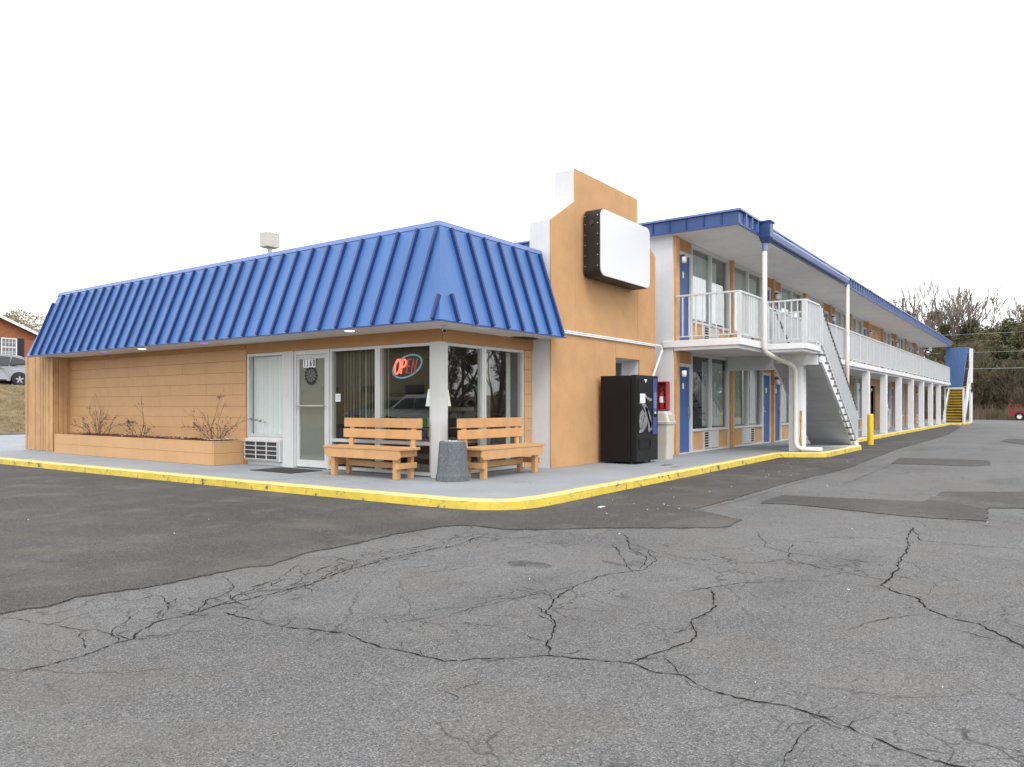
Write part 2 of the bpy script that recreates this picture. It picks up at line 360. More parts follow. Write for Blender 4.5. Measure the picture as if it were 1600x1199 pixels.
CRACKS=[[[1.42,3.92],[1.61,3.92],[1.76,3.94],[1.99,3.97],[2.07,3.98],[2.23,4.16],[2.35,4.21],[2.52,4.16],[2.7,4.19]],[[2.04,4.12],[2.13,4.3],[2.39,4.5]],[[1.99,3.97],[2.05,4.15],[2.04,4.32],[1.99,4.43],[1.91,4.72]],[[1.85,4.03],[1.93,4.27],[2.01,4.37]],[[2.66,4.08],[2.68,3.82],[2.67,3.55],[2.77,3.31],[2.81,3.15],[2.78,2.96],[2.73,2.8],[2.77,2.7],[2.79,2.54],[2.77,2.39],[2.91,2.29],[3.01,2.17],[3.14,2.05],[3.23,1.86],[3.27,1.65],[3.24,1.51],[3.26,1.4],[3.18,1.25],[3.16,1.1],[3.2,0.89],[3.17,0.76],[3.11,0.63],[3.09,0.53],[3.04,0.44],[3.02,0.36],[3.02,0.26],[3.03,0.11]],[[2.51,0.73],[2.66,0.75],[2.83,0.76],[3.1,0.76]],[[3.16,2.04],[3.32,2.16],[3.46,2.2],[3.63,2.32],[3.77,2.46],[3.99,2.54],[4.21,2.63],[4.5,2.68],[4.8,2.71],[5.05,2.61],[5.25,2.52]],[[3.27,1.65],[3.54,1.64],[3.74,1.57],[3.94,1.59],[4.1,1.67],[4.32,1.7],[4.53,1.71],[4.92,1.89]],[[4.79,2.01],[4.96,1.9],[5.23,1.77],[5.55,1.46]],[[8.63,1.17],[7.97,1.13],[7.62,1.05],[6.78,1.0],[6.11,0.96],[5.73,0.98],[5.6,0.86],[5.47,0.69],[5.27,0.63],[5.11,0.49],[5.04,0.33],[4.86,0.21],[4.7,0.12],[4.48,-0.04]],[[4.47,0.92],[4.65,0.86],[4.87,0.78],[5.11,0.61]],[[5.92,1.05],[6.0,1.22],[6.09,1.47],[6.26,1.73],[5.93,1.93],[5.85,2.3],[5.87,2.72],[6.15,3.08],[6.56,3.38]],[[7.49,2.41],[6.69,2.07],[6.53,1.8],[6.54,1.47],[6.46,1.03]],[[4.84,0.44],[4.78,0.32],[4.75,0.18],[4.67,0.01]],[[3.08,3.08],[3.43,2.94],[3.79,2.88],[3.93,2.83],[4.24,2.74]],[[2.4,4.25],[2.67,4.24],[2.98,4.2],[3.4,4.21],[3.81,4.34],[4.27,4.41],[4.66,4.39],[5.24,4.35],[5.78,4.47]],[[2.7,4.19],[3.04,4.41],[3.42,4.51],[3.86,4.85]],[[2.98,4.2],[3.13,4.13],[3.58,4.29]],[[3.24,4.94],[3.11,4.62],[2.89,4.33],[2.81,4.05]],[[3.81,4.34],[4.13,4.48],[4.18,4.84],[4.02,4.97]],[[2.52,4.16],[2.81,4.43],[3.09,4.34],[3.34,4.2]],[[2.04,4.12],[2.08,3.96],[2.28,3.89],[2.42,3.75]],[[2.35,4.21],[2.58,4.49],[2.64,4.82],[2.46,4.79]],[[1.91,4.72],[1.88,4.91],[1.83,5.04]],[[3.26,1.4],[3.39,1.48],[3.49,1.57]],[[8.63,1.17],[7.84,1.01],[7.81,0.68],[7.93,0.21],[7.9,-0.24]],[[6.56,3.38],[5.87,2.96],[5.7,2.73],[5.22,2.56]],[[5.25,2.52],[5.62,2.61],[5.95,2.84]],[[6.05,3.22],[5.36,2.76],[5.09,2.55]],[[4.24,2.74],[4.5,2.69]],[[3.99,2.54],[4.14,2.67],[4.19,2.81],[3.93,2.83]],[[6.26,1.73],[6.61,1.84],[7.0,1.9]],[[4.63,1.78],[4.64,1.82]],[[8.4,3.46],[9.58,3.33],[12.29,3.34],[16.44,3.33],[20.89,3.19]],[[12.77,2.68],[15.09,2.73],[20.29,2.82],[30.4,2.64]],[[2.49,2.17],[2.48,2.06],[2.4,2.06]]]
PATCH_A=[[1.1,5.62],[1.61,5.35],[1.86,5.12],[1.96,5.1],[2.08,5.06],[2.3,5.14],[2.41,5.11],[2.76,5.04],[3.04,5.04],[3.42,5.05],[3.64,4.95],[4.14,5.12],[4.62,5.1],[5.27,5.17],[5.84,5.1],[6.02,4.99],[6.09,4.83],[6.11,4.4],[6.36,4.11],[6.77,3.67],[7.19,3.09],[7.52,2.71],[8.11,2.77],[8.49,3.33],[8.51,3.5],[9.98,3.47],[12.57,3.47],[16.06,3.32],[23.61,3.61],[36.69,3.65],[50.06,4.34]]
PATCH_C=[[9.63,3.04],[10.62,3.06],[11.01,1.35],[12.46,1.3],[13.05,0.34],[13.56,-0.76],[11.44,-0.76],[11.03,0.29],[10.76,0.65],[9.57,0.59],[9.44,1.16],[9.54,1.69],[9.74,2.57]]
PATCH_D=[[17.84,2.83],[19.93,2.95],[20.18,1.19],[18.67,1.07],[18.07,1.34]]
PATCH_E=[[31.21,1.51],[33.79,1.38],[32.94,-0.08],[28.76,-0.07],[29.1,0.76]]
# ------------------------------------------------------------------ ground
def grid_sheet(x0,x1,y0,y1,z,n):
    b=MB(); 
    return b
struct(bx(-400,700,-400,33.6,-.6,-.02).build('ground','woods_floor'))
struct(bx(-60,78,-60,33.5,-.3,0.0).build('parking_lot','asphalt'))
def line_offset(pts,d):
    out=[]
    for i,p in enumerate(pts):
        a=Vector(pts[max(i-1,0)]); b=Vector(pts[min(i+1,len(pts)-1)])
        t=(b-a).normalized(); out.append((p[0]-t.y*d,p[1]+t.x*d))
    return out
KERB=[(6.62,32.5),(6.65,18.3),(6.72,14),(6.80,10),(6.88,7.4),(6.93,6.3),(6.96,5.9),(7.03,5.58),(7.16,5.36),(7.35,5.21),(7.6,5.13),(8.1,5.12),
      (9.2,5.15),(12,5.20),(15,5.27),(17.6,5.32),(18.3,5.35),(18.5,5.2),(18.95,4.52),(19.15,4.44),(23.1,4.42),(23.3,4.5),(23.36,5.2),(23.5,5.36),(30,5.38),(43,5.39),(56.5,5.40),(56.9,5.1),(57.2,4.66),(57.5,4.62),(61.5,4.66)]
def dense(pts,step):
    out=[]
    for a,b in zip(pts,pts[1:]):
        n=max(1,int(math.dist(a,b)/step))
        for i in range(n): out.append((a[0]+(b[0]-a[0])*i/n,a[1]+(b[1]-a[1])*i/n))
    out.append(pts[-1]); return out
KD=dense(KERB,.16); rk=random.Random(3)
KI=line_offset(KD,.15)
def sweep(outer,inner,zs):
    b=MB(); n=len(outer); vs=[]
    for i in range(n):
        o,q=outer[i],inner[i]
        j=[rk.uniform(-.007,.007) for _ in range(3)]
        for (u,z,k) in zs: vs.append((o[0]+(q[0]-o[0])*(u)+j[k%3],o[1]+(q[1]-o[1])*(u)+j[k%3],z+ (j[(k+1)%3]*.35 if z>0 else 0)))
    m=len(zs); fs=[]
    for i in range(n-1):
        for a in range(m-1): fs.append((i*m+a,(i+1)*m+a,(i+1)*m+a+1,i*m+a+1))
    b.add(vs,fs); return b
kf=sweep(KD,KI,[(-.09,-.05,0),(-.05,.03,0),(0.0,.100,1)]); kf.smooth=True
struct(kf.build('kerb','kerb'))
kt=sweep(KD,KI,[(0.0,.100,1),(.10,.122,1),(1.0,.126,2),(1.02,.05,2)]); kt.smooth=True
struct(kt.build('kerb_top','kerb_top'))
wk=[(x,y) for x,y in line_offset(KERB,.148)]
wm=MB().prism(wk+[(61.5,7.3),(15,7.9),(15,32.5)],'z',-.2,.122)
struct(wm.build('walkway','concrete'))
# worn yellow overspray on the walkway by the kerb is paint wear on the kerb side
struct(bx(7.15,8.1,7.7,9.9,.1215,.1245).build('overspray','overspray'))
for (x_,y_,a_,b2_) in ((13.3,5.95,.22,.10),(13.0,5.62,.30,.09),(9.0,6.3,.12,.16)):
    struct(MB().prism([(x_+a_*math.cos(k*.4)*(1+.2*math.sin(k*1.7)),y_+b2_*math.sin(k*.4)*(1+.2*math.cos(k*2.3))) for k in range(15)],'z',.1215,.1240).build('damp_stain','damp'))
def ragged(pts,step,j,rng):
    d=dense(pts+[pts[0]],step)[:-1]
    return [(x+rng.uniform(-j,j),y+rng.uniform(-j,j)) for x,y in d]
rp=random.Random(11)
PA=[(-14,20),(-3,12),(0.2,6.4)]+[tuple(p) for p in PATCH_A]
PAin=line_offset([p for p in KERB if p[0]<57],-.055)
polyA=PA+PAin[::-1][1:]
# insert left end going round the far left
polyA=polyA+[(6.5,33.2),(-14,33.2)]
dd=[]
edge=dense(PA,.07)
edge=[(x+rp.uniform(-.022,.022),y+rp.uniform(-.022,.022)) for x,y in edge]
pa=MB().prism(edge+polyA[len(PA):],'z',-.05,.011)
struct(pa.build('fresh_asphalt','asphalt_new'))
for P_ in (PATCH_C,PATCH_D,PATCH_E):
    struct(MB().prism(ragged([tuple(p) for p in P_],.09,.022,rp),'z',-.05,.010).build('asphalt_patch','asphalt_new'))
# cracks: ragged thin dark strips lying in the asphalt
def crack_strip(b,pts,wd,rng,jit=.012):
    d=dense(pts,.028); n=len(d)
    if n<3: return
    off=[0,0]; P2=[]
    for i,(x,y) in enumerate(d):
        off=[o*.82+rng.uniform(-jit,jit) for o in off]; P2.append((x+off[0],y+off[1]))
    L=[];Rr=[]
    for i,(x,y) in enumerate(P2):
        a=Vector(P2[max(i-1,0)]); c=Vector(P2[min(i+1,n-1)]); t=(c-a); t=t.normalized() if t.length>1e-6 else Vector((1,0))
        w_=wd*rng.uniform(.2,1.5)*min(1,(i+1)/4,(n-i)/4)
        L.append((x-t.y*w_,y+t.x*w_,.0035)); Rr.append((x+t.y*w_,y-t.x*w_,.0035))
    o=len(b.v); b.v+=L+Rr
    for i in range(n-1): b.f.append((o+i,o+i+1,o+n+i+1,o+n+i))
cb=MB(); rc=random.Random(5)
for i,c in enumerate(CRACKS):
    c=[tuple(p) for p in c]
    far=sum(p[0] for p in c)/len(c)
    main=i in (0,4,7,6,9,15)
    wd=(.0042 if main else .0024)
    if far>5: wd*=1.3
    if far>8: wd*=1.3
    crack_strip(cb,c,wd,rc)
    for _ in range(int(len(c)*(.8 if main else .4))):   # short side branches
        k=rc.randrange(len(c)); x,y=c[k]; a=rc.uniform(0,2*PI); pts=[(x,y)]
        for s_ in range(rc.randint(2,4)):
            a+=rc.uniform(-.7,.7); l=rc.uniform(.03,.08); x+=l*math.cos(a); y+=l*math.sin(a); pts.append((x,y))
        crack_strip(cb,pts,.0028,rc)
# alligator cracking along the seam band
band=CRACKS[15]
def band_pt(u,v):
    k=u*(len(band)-1.01); i=int(k); f=k-i
    ax=band[i][0]*(1-f)+band[i+1][0]*f; ay=band[i][1]*(1-f)+band[i+1][1]*f
    return ax+.10*v,ay+.95*v
NU,NV=26,8
node={}
for i in range(NU):
    for j in range(NV):
        u=(i+rc.uniform(-.38,.38)+.5)/NU; v=(j-(NV-1)/2)*.085+rc.uniform(-.034,.034)
        node[i,j]=band_pt(min(.999,max(0,u)),v+.10-.10*abs(i/NU-.45))
for (i,j),p in node.items():
    edgef=1-abs(j-3.5)/4.2
    for di,dj in ((1,0),(0,1),(1,1)):
        q=node.get((i+di,j+dj))
        if q and rc.random()<(.72 if di+dj==1 else .14)*edgef+.05: crack_strip(cb,[p,((p[0]+q[0])/2+rc.uniform(-.02,.02),(p[1]+q[1])/2+rc.uniform(-.02,.02)),q],rc.uniform(.0022,.0058),rc,.010)
struct(cb.build('crack','crack'))
def blob(cx,cy,rx,ry,rng,n=40):
    ph=[rng.uniform(0,6) for _ in range(4)]
    return [(cx+rx*math.cos(2*PI*i/n)*(1+.14*math.sin(3*2*PI*i/n+ph[0])+.09*math.sin(7*2*PI*i/n+ph[1])),cy+ry*math.sin(2*PI*i/n)*(1+.14*math.sin(2*2*PI*i/n+ph[2])+.1*math.sin(5*2*PI*i/n+ph[3]))) for i in range(n)]
for (x,y,a,b_) in ((4.83,3.34,.16,.20),(5.38,2.78,.12,.16)):
    struct(MB().prism(blob(x,y,a,b_,rp),'z',-.01,.0032).build('tar_stain','tar'))
lt=MB()
for i in range(46):
    if i<26: x,y=rp.uniform(8,18),rp.uniform(3.6,5.0)
    elif i<30: x,y=rp.uniform(3,6),rp.uniform(6,12)
    else: x,y=rp.uniform(2,14),rp.uniform(-.5,5)
    s_=rp.uniform(.004,.014); a=rp.uniform(0,3); z=.016
    lt.bar((x,y,z),(x+s_*math.cos(a),y+s_*math.sin(a),z+.003),s_*.8,.004)
lt.box(8.02,8.14,4.45,4.50,.013,.017)
o=lt.build('litter','litter'); tag(o,'tiny white scraps of litter scattered over the asphalt','litter',kind='stuff')

# ------------------------------------------------------------------ lobby building
LB=thing('lobby_building','low orange block office building with blue ribbed mansard roof and glazed corner','building',(8.83,7.74,.122))
wall=MB().box(8.845,9.05,12.70,20.9,.1,2.46).box(9.06,16.0,20.26,20.30,.1,3.9).build('wall','orange_joint',LB)
CH=.2225; BL=.445
blk={}
def block_mesh(l,h,axis):
    k=(round(l,3),round(h,3),axis)
    if k not in blk:
        b=MB(); e=.004
        if axis=='y': vs=(-.035,.01,0,l,0,h)
        else: vs=(0,l,-.035,.01,0,h)
        blk[k]=b.box(*vs).mesh('block','orange')
        me=blk[k]; bm=bmesh.new(); bm.from_mesh(me); bmesh.ops.bevel(bm,geom=list(bm.edges),offset=.0018,segments=1,affect='EDGES'); bm.to_mesh(me); bm.free()
    return blk[k]
def block_run(parent,org,axis,u0,u1,w,z0,rows,zmax,rng):
    for r in range(rows):
        z=z0+CH*r; h=min(CH,zmax-z)-.0042
        if h<.03: break
        u=u0
        first=True
        while u<u1-.02:
            l=BL*(.5 if (first and r%2) else 1); first=False
            l=min(l,u1-u); me=block_mesh(l-.0008,h,axis)
            p=(w+rng.uniform(-.0015,.0015),u,z) if axis=='y' else (u,w+rng.uniform(-.0015,.0015),z)
            o=link(me,'block',parent,(p[0]-org.x,p[1]-org.y,p[2]-org.z)); u+=l
rb=random.Random(2)
block_run(wall,LB.location,'y',12.72,20.2,8.85,.125,11,2.455,rb)
# vertical boards at far left of the wall
y=20.205
while y<20.85:
    w_=rb.uniform(.12,.16); bx(8.805+rb.uniform(0,.006),8.844,y,y+w_-.006,.125,2.45).build('board','fence_wood',wall); y+=w_
# header fascia under the soffit
bx(8.80,8.86,7.72,12.71,2.25,2.457).build('header','trim_orange',LB)
bx(8.79,8.845,12.715,20.2,2.36,2.457).build('header','trim_orange',LB)
bx(8.862,11.35,7.70,7.78,2.25,2.457).build('header','trim_orange',LB)
bx(11.12,11.345,7.79,7.9,.12,2.25).build('wall','orange_joint',LB)
sidew=bx(11.13,11.34,7.765,7.785,.12,2.25).build('wall','orange_joint',LB)
block_run(sidew,LB.location,'x',11.12,11.345,7.76,.125,11,2.25,rb)
# interior shell
bx(9.0,14,7.9,16,.05,.128).build('floor','interior_floor',LB)
bx(8.9,14,7.8,16,2.44,2.449).build('ceiling','interior',LB)
MB().box(13.9,14,7.9,16,.13,2.44).box(9.0,13.9,12.72,12.8,.13,2.44).box(11.35,14,7.9,8.0,.13,2.44).build('inner_wall','interior',LB)
bx(8.9,16,7.9,20,3.5,3.92).build('roof_deck','roof_shingle',LB)
# corner post and mullions
MB().box(8.80,8.96,7.71,7.90,.122,2.249).build('post','frame_white',LB)
bx(8.80,8.95,11.27,11.57,.122,2.249).build('post','frame_white',LB)
def lobby_window(ax,u0,u1,zs,base=.14,top=2.247,fr=.055,extra=None):
    """ax 'y': window in the plane x=8.83 from y=u0..u1; 'x': in plane y=7.74"""
    o=MB(); a,b=.0,.09
    def B(u_0,u_1,z0,z1,d0=8.83,d1=8.93):
        if ax=='y': o.box(d0,d1,u_0,u_1,z0,z1)
        else: o.box(u_0,u_1,d0-1.09,d1-1.09,z0,z1)
    B(u0,u0+fr,base,top); B(u1-fr,u1,base,top); B(u0+fr,u1-fr,top-.05,top); B(u0+fr,u1-fr,base,base+.05)
    for z in zs: B(u0+fr,u1-fr,z,z+.055,8.832,8.928)
    w_=o.build('window','alu',LB)
    zz=[base+.05]+[z for z in zs]; tops=[z for z in zs]+[top-.05]
    for i,(z0,z1) in enumerate(zip([base+.05]+[z+.055 for z in zs],tops)):
        if ax=='y': g=bx(8.878,8.882,u0+fr-.002,u1-fr+.002,z0-.002,z1+.002)
        else: g=bx(u0+fr-.002,u1-fr+.002,7.788,7.792,z0-.002,z1+.002)
        g.build('pane','glass_clear' if base>.5 else 'glass_dark',w_)
    return w_
wac=lobby_window('y',11.572,12.70,[],base=.66)
bx(8.84,8.93,11.572,12.70,.122,.657).build('panel','frame_white',LB)
for k in range(13):
    y=11.66+.076*k
    bx(8.945,8.951,y,y+.070,.70,2.2).build('blind','blind',wac)
# air conditioner under the window
ac=MB().box(8.775,8.839,11.62,12.70,.20,.62).build('air_conditioner','frame_white',LB,bevel=.008)
bx(8.763,8.774,11.69,12.66,.235,.575).build('core','dark_core',ac)
g=MB()
for z in (.232,.314,.396,.480,.566): g.box(8.745,8.762,11.67,12.68,z,z+.014)
for y in (11.66,11.985,12.31,12.66): g.box(8.749,8.7625,y,y+.022,.232,.58)
g.build('grille','grille',ac)
# door
dr=MB()
dr.box(8.82,8.93,10.31,10.375,.13,2.247).box(8.82,8.93,11.205,11.268,.13,2.247).box(8.82,8.93,10.375,11.205,2.17,2.247)
d=dr.build('door','alu',LB)
MB().box(8.83,8.88,10.38,10.44,.145,2.165).box(8.83,8.88,11.14,11.2,.145,2.165).box(8.83,8.88,10.44,11.14,2.09,2.165).box(8.83,8.88,10.44,11.14,.145,.27).build('door_leaf','frame_white',d)
bx(8.872,8.876,10.44,11.14,.27,2.09).build('reflection_panel','shade',d)  # added panel, its grey stands in for what the door glass reflects
bx(8.853,8.857,10.438,11.142,.268,2.092).build('pane','glass_dark',d)
MB().box(8.76,8.775,10.40,11.20,1.235,1.262).box(8.775,8.83,10.42,10.45,1.235,1.26).box(8.775,8.83,11.15,11.18,1.235,1.26).build('push_bar','silver',d)
# number 1160 on the glass
def text_mesh(txt,m,size,sx=1,off=.0,ext=.001):
    c=bpy.data.curves.new('t','FONT'); c.body=txt; c.size=size; c.offset=off; c.extrude=ext; c.align_x='CENTER'; c.resolution_u=3
    o=bpy.data.objects.new('t',c); COL.objects.link(o); bpy.context.view_layer.update()
    me=bpy.data.meshes.new_from_object(o.evaluated_get(bpy.context.evaluated_depsgraph_get()))
    bpy.data.objects.remove(o); me.materials.clear(); me.materials.append(M[m])
    for v in me.vertices: v.co.x*=sx
    return me
for i,ch in enumerate('1160'):
    yc=11.00-.085*i
    pl=bx(8.8455,8.8475,yc-.0415,yc+.0415,1.935,2.085).build('number_plate','paper',d)
    me=text_mesh(ch,'ink',.165,.58,.006)
    o=link(me,'digit',d); o.location=Vector((8.844,yc,1.96))-LB.location; o.rotation_euler=(R(90),0,R(-90))
wr=MB()
for k in range(16):
    a=2*PI*k/16; r0=.155
    wr.bar((8.848,10.83+math.cos(a)*.115,1.79+math.sin(a)*.115),(8.848,10.83+math.cos(a)*.175,1.79+math.sin(a)*.175),.03,.003,(1,0,0))
for k in range(9):
    a=2*PI*k/9+.3; wr.bar((8.848,10.83+math.cos(a)*.03,1.79+math.sin(a)*.03),(8.848,10.83+math.cos(a+.5)*.11,1.79+math.sin(a+.5)*.11),.010,.003,(1,0,0))
wr.tube([(8.848,10.83+.15*math.cos(2*PI*k/24),1.79+.15*math.sin(2*PI*k/24)) for k in range(24)],.004,5,closed=True)
wr.lathe([(.0,8.846),(.035,8.847),(.035,8.85),(0,8.851)],(0,10.83,1.79),10,'x',False) if False else None
wr.build('ornament','ink',d)
w1=lobby_window('y',9.125,10.305,[.62])
bx(8.868,8.872,10.07,10.20,1.32,1.455).build('notice','paper',w1)
tn=MB()
for z in (1.42,1.40,1.375,1.35): tn.box(8.8655,8.8675,10.085,10.18-.02*(z<1.36),z,z+.006)
tn.build('print','greyink',w1)
w2=lobby_window('y',7.902,9.12,[.62])
w3=lobby_window('x',8.962,9.95,[])
w4=lobby_window('x',9.955,11.115,[])
for k in range(15):                # beige vertical blinds behind the first big pane
    y=9.15+.078*k
    o=bx(-.035,.035,-.003,.003,.70,2.2).build('blind','blind_beige',w1,local=True)
    o.location=Vector((9.12,y,0))-Vector((8.83,7.74,.122)); o.rotation_euler=(0,0,R(60+rb.uniform(-12,12)))
for k in range(3):
    y=bx(9.02,9.03,8.0,8.0,0,0) if False else None
bx(10.86,10.98,7.95,7.96,.2,2.2).build('blind','blind',w4)
bx(10.70,10.85,8.3,8.31,.2,2.2).build('blind','blind_beige',w4)
# ---- mansard
EX,EY,TX,TY,EZ,TZ=7.98,7.0,8.57,7.52,2.46,4.0
YL0,YL1=20.39,20.03
roof=MB()
roof.add([(EX+.05,YL0-.03,EZ+.01),(EX+.05,EY+.04,EZ+.01),(11.34,EY+.04,EZ+.01),(11.34,TY+.04,TZ-.03),(TX+.05,TY+.04,TZ-.03),(TX+.05,YL1-.03,TZ-.03)],[(0,1,4,5),(1,2,3,4)])
roof.add([(EX+.05,YL0-.03,EZ+.01),(TX+.05,YL1-.03,TZ-.03),(13,YL1-.03,TZ-.03),(13,YL0-.03,EZ+.01)],[(0,1,2,3)])
roof=roof.build('roof','blue_rib',LB)
rw=LB.location
def slopeL(y,t): return Vector((EX+(TX-EX)*t,y,EZ+(TZ-EZ)*t))
def slopeR(x,t): return Vector((x,EY+(TY-EY)*t,EZ+(TZ-EZ)*t))
nL=Vector((-(TZ-EZ),0,TX-EX)).normalized(); nR=Vector((0,-(TZ-EZ),TY-EY)).normalized()
def plate(poly,n,th,name,m,parent):
    poly=[Vector(p) for p in poly]; k=len(poly)
    b=MB(); b.add([p for p in poly]+[p+n*th for p in poly],[tuple(range(k-1,-1,-1)),tuple(range(k,2*k))]+[(i,(i+1)%k,(i+1)%k+k,i+k) for i in range(k)])
    return b.build(name,m,parent)
ysr=[EY]+[7.11+.405*k for k in range(0,33)]
def hipT(y): return max(0,min(1,(y-EY)/(TY-EY)))
def hipTx(x): return max(0,min(1,(x-EX)/(TX-EX)))
def endT(y): return max(0,min(1,(YL0-y)/(YL0-YL1)))
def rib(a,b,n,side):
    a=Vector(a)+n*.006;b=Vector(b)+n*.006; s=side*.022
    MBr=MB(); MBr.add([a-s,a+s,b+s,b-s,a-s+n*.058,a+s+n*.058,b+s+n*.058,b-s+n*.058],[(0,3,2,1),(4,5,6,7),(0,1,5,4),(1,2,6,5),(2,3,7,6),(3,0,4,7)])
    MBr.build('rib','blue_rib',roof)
sy=Vector((0,1,0)); sx=Vector((1,0,0))
yend=[y for y in ysr if y<YL0-.02]+[YL0]
for i in range(len(yend)-1):
    a,b=yend[i]+.001,yend[i+1]-.001
    ta,tb=min(hipT(a),endT(a)),min(hipT(b),endT(b))
    poly=[slopeL(a,0)]+[slopeL(b,0)]
    if b>=YL0-.03: poly=[slopeL(a,0),slopeL(YL0,0),slopeL(a,ta)] if ta<.98 else [slopeL(a,0),slopeL(YL0,0),slopeL(YL1,1),slopeL(a,1)]
    elif tb>=1 and ta<1: poly+= [slopeL(b,1)]+([slopeL(TY,1)] if a<TY<b else [])+([slopeL(a,ta)] if ta>0.01 else [])
    elif ta>=1 and tb<1: poly+= [slopeL(b,tb),slopeL(YL1,1),slopeL(a,1)]
    else: poly+= [slopeL(b,tb)]+([slopeL(a,ta)] if ta>.01 else [])
    plate(poly,nL,.008,'roof_panel','blue_panel',roof)
    if i>0:
        tt=min(hipT(a),endT(a))*.965
        if i==1: tt=.235
        if tt>.05: rib(slopeL(a,.0),slopeL(a,tt),nL,sy)
xsr=[EX]+[8.375+.405*k-(.02 if k==0 else 0) for k in range(0,8)]
xsr=[x for x in xsr if x<11.3]+[11.345]
for i in range(len(xsr)-1):
    a,b=xsr[i]+.001,xsr[i+1]-.001
    ta,tb=hipTx(a),hipTx(b)
    poly=[slopeR(a,0),slopeR(b,0),slopeR(b,tb)]
    if tb>=1 and ta<1: poly+=[slopeR(TX,1)]
    if ta>.01: poly+=[slopeR(a,ta)]
    plate(poly,nR,.008,'roof_panel','blue_panel',roof)
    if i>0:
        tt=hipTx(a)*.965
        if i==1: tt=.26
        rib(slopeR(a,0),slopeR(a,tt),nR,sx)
# smooth folded hip flashing
hp=MB(); 
A0=slopeL(EY+.13,0)+nL*.014;B0=Vector((EX,EY,EZ))+(nL+nR)*.010;C0=slopeR(EX+.13,0)+nR*.014
D0=Vector((TX,TY,TZ))
A1=slopeL(TY+.10,1)+nL*.014;B1=D0+(nL+nR)*.010;C1=slopeR(TX+.10,1)+nR*.014
hp.add([A0,B0,C0,A1,B1,C1],[(0,1,4,3),(1,2,5,4)]); hp.build('flashing','blue_panel',roof)
# cap along the top, drip edge along the eave
MB().add([(TX-.03,YL1+.03,TZ-.03),(TX-.03,TY-.03,TZ-.03),(11.345,TY-.03,TZ-.03),(11.345,TY+.12,TZ-.03),(TX+.12,TY+.12,TZ-.03),(TX+.12,YL1+.03,TZ-.03),
 (TX-.005,YL1+.03,TZ+.05),(TX-.005,TY-.005,TZ+.05),(11.345,TY-.005,TZ+.05),(11.345,TY+.12,TZ+.05),(TX+.12,TY+.12,TZ+.05),(TX+.12,YL1+.03,TZ+.05)],
 [(0,1,7,6),(1,2,8,7),(2,3,9,8),(3,4,10,9),(4,5,11,10),(5,0,6,11),(6,7,10,11),(7,8,9,10),(0,5,4,1),(1,4,3,2)]).build('ridge_cap','blue_cap',roof)
MB().box(EX-.012,EX+.01,EY-.012,YL0,EZ-.018,EZ-.001).box(EX+.01,11.345,EY-.012,EY+.01,EZ-.018,EZ-.001).build('drip_edge','blue_fascia',roof)
sf=MB().box(EX+.012,8.86,7.012+.0,20.36,EZ-.014,EZ-.003).box(8.862,11.345,7.012,7.75,EZ-.014,EZ-.003).build('soffit','soffit',LB)
for (x,y,m) in ((8.25,9.15,'lit'),(8.3,15.6,'lit'),(8.25,17.1,'purple_lit'),(8.22,13.2,'purple_lit')):
    MB().lathe([(.0,EZ-.022),(.07,EZ-.022),(.085,EZ-.015),(0,EZ-.0145)],(x,y,0),16,cap=False).build('downlight',m,sf)
MB().box(8.85,9.2,7.04,7.12,EZ-.035,EZ-.015).build('downlight','white',sf)
MB().add([(10.55,7.55,EZ-.016),(10.7,7.42,EZ-.016),(10.9,7.38,EZ-.016),(11.3,7.5,EZ-.016),(11.3,7.72,EZ-.016),(10.6,7.69,EZ-.016)],[(0,1,2,3,4,5)]).build('hole','ink',sf)
# roof vent hood
rv=thing('roof_vent','boxy cream vent hood standing on the flat roof behind the mansard','roof vent',(11.9,16.4,3.92))
MB().box(11.78,12.16,16.1,16.42,5.28,5.66).build('hood','hood',rv,bevel=.02)
MB().box(11.93,12.01,16.22,16.30,3.93,5.279).build('pipe','frame_white',rv)
# security camera under the soffit corner
sc=thing('security_camera','small white security camera under the soffit at the roof corner','camera',(8.55,7.42,2.44))
MB().lathe([(.035,2.41),(.045,2.445)],(8.55,7.42,0),12).build('mount','white',sc)
MB().tube([(8.60,7.46,2.385),(8.46,7.33,2.36)],.032,10).build('housing','white',sc)
MB().tube([(8.455,7.325,2.359),(8.43,7.30,2.354)],.026,10).build('lens','ink',sc)

# ---- lobby contents
t=thing('floor_lamp','lamp with white drum shade standing behind the glazed corner','lamp',(9.30,8.19,.13))
MB().lathe([(.21,1.24),(.165,1.52)],(9.30,8.19,0),24,cap=False).build('lamp_shade','lamp_white',t)
MB().lathe([(.10,.13),(.10,.15),(.015,.17),(.015,1.3)],(9.30,8.19,0),12).build('stand','silver',t)
t=thing('reception_desk','dark brown reception desk inside the lobby','desk',(12.2,10.2,.13))
MB().box(11.9,12.5,9.0,11.6,.13,1.05).build('base','desk',t); MB().box(11.82,12.55,8.9,11.7,1.051,1.09).build('top','interior',t)
t=thing('sofa','pink upholstered sofa behind the right lobby window','sofa',(11.4,8.9,.13))
MB().box(10.6,12.2,8.7,9.4,.2,.48).build('seat','pink',t,bevel=.05); MB().box(10.6,12.2,9.42,9.62,.2,.95).build('backrest','pink',t,bevel=.05)
t=thing('brochure_rack','low rack of colourful brochures inside the lobby window','rack',(9.6,8.85,.13))
MB().box(9.5,9.8,8.45,9.05,.13,.98).build('rack','desk',t)
cols=[(.4,.08,.06),(.07,.18,.4),(.5,.42,.1),(.1,.3,.12),(.5,.5,.5),(.3,.1,.3)]
for i,c in enumerate(cols): M['br%d'%i]=mat('brochure_print_%s'%'abcdef'[i],c,.5,bump=0,var=.4,vscale=20)
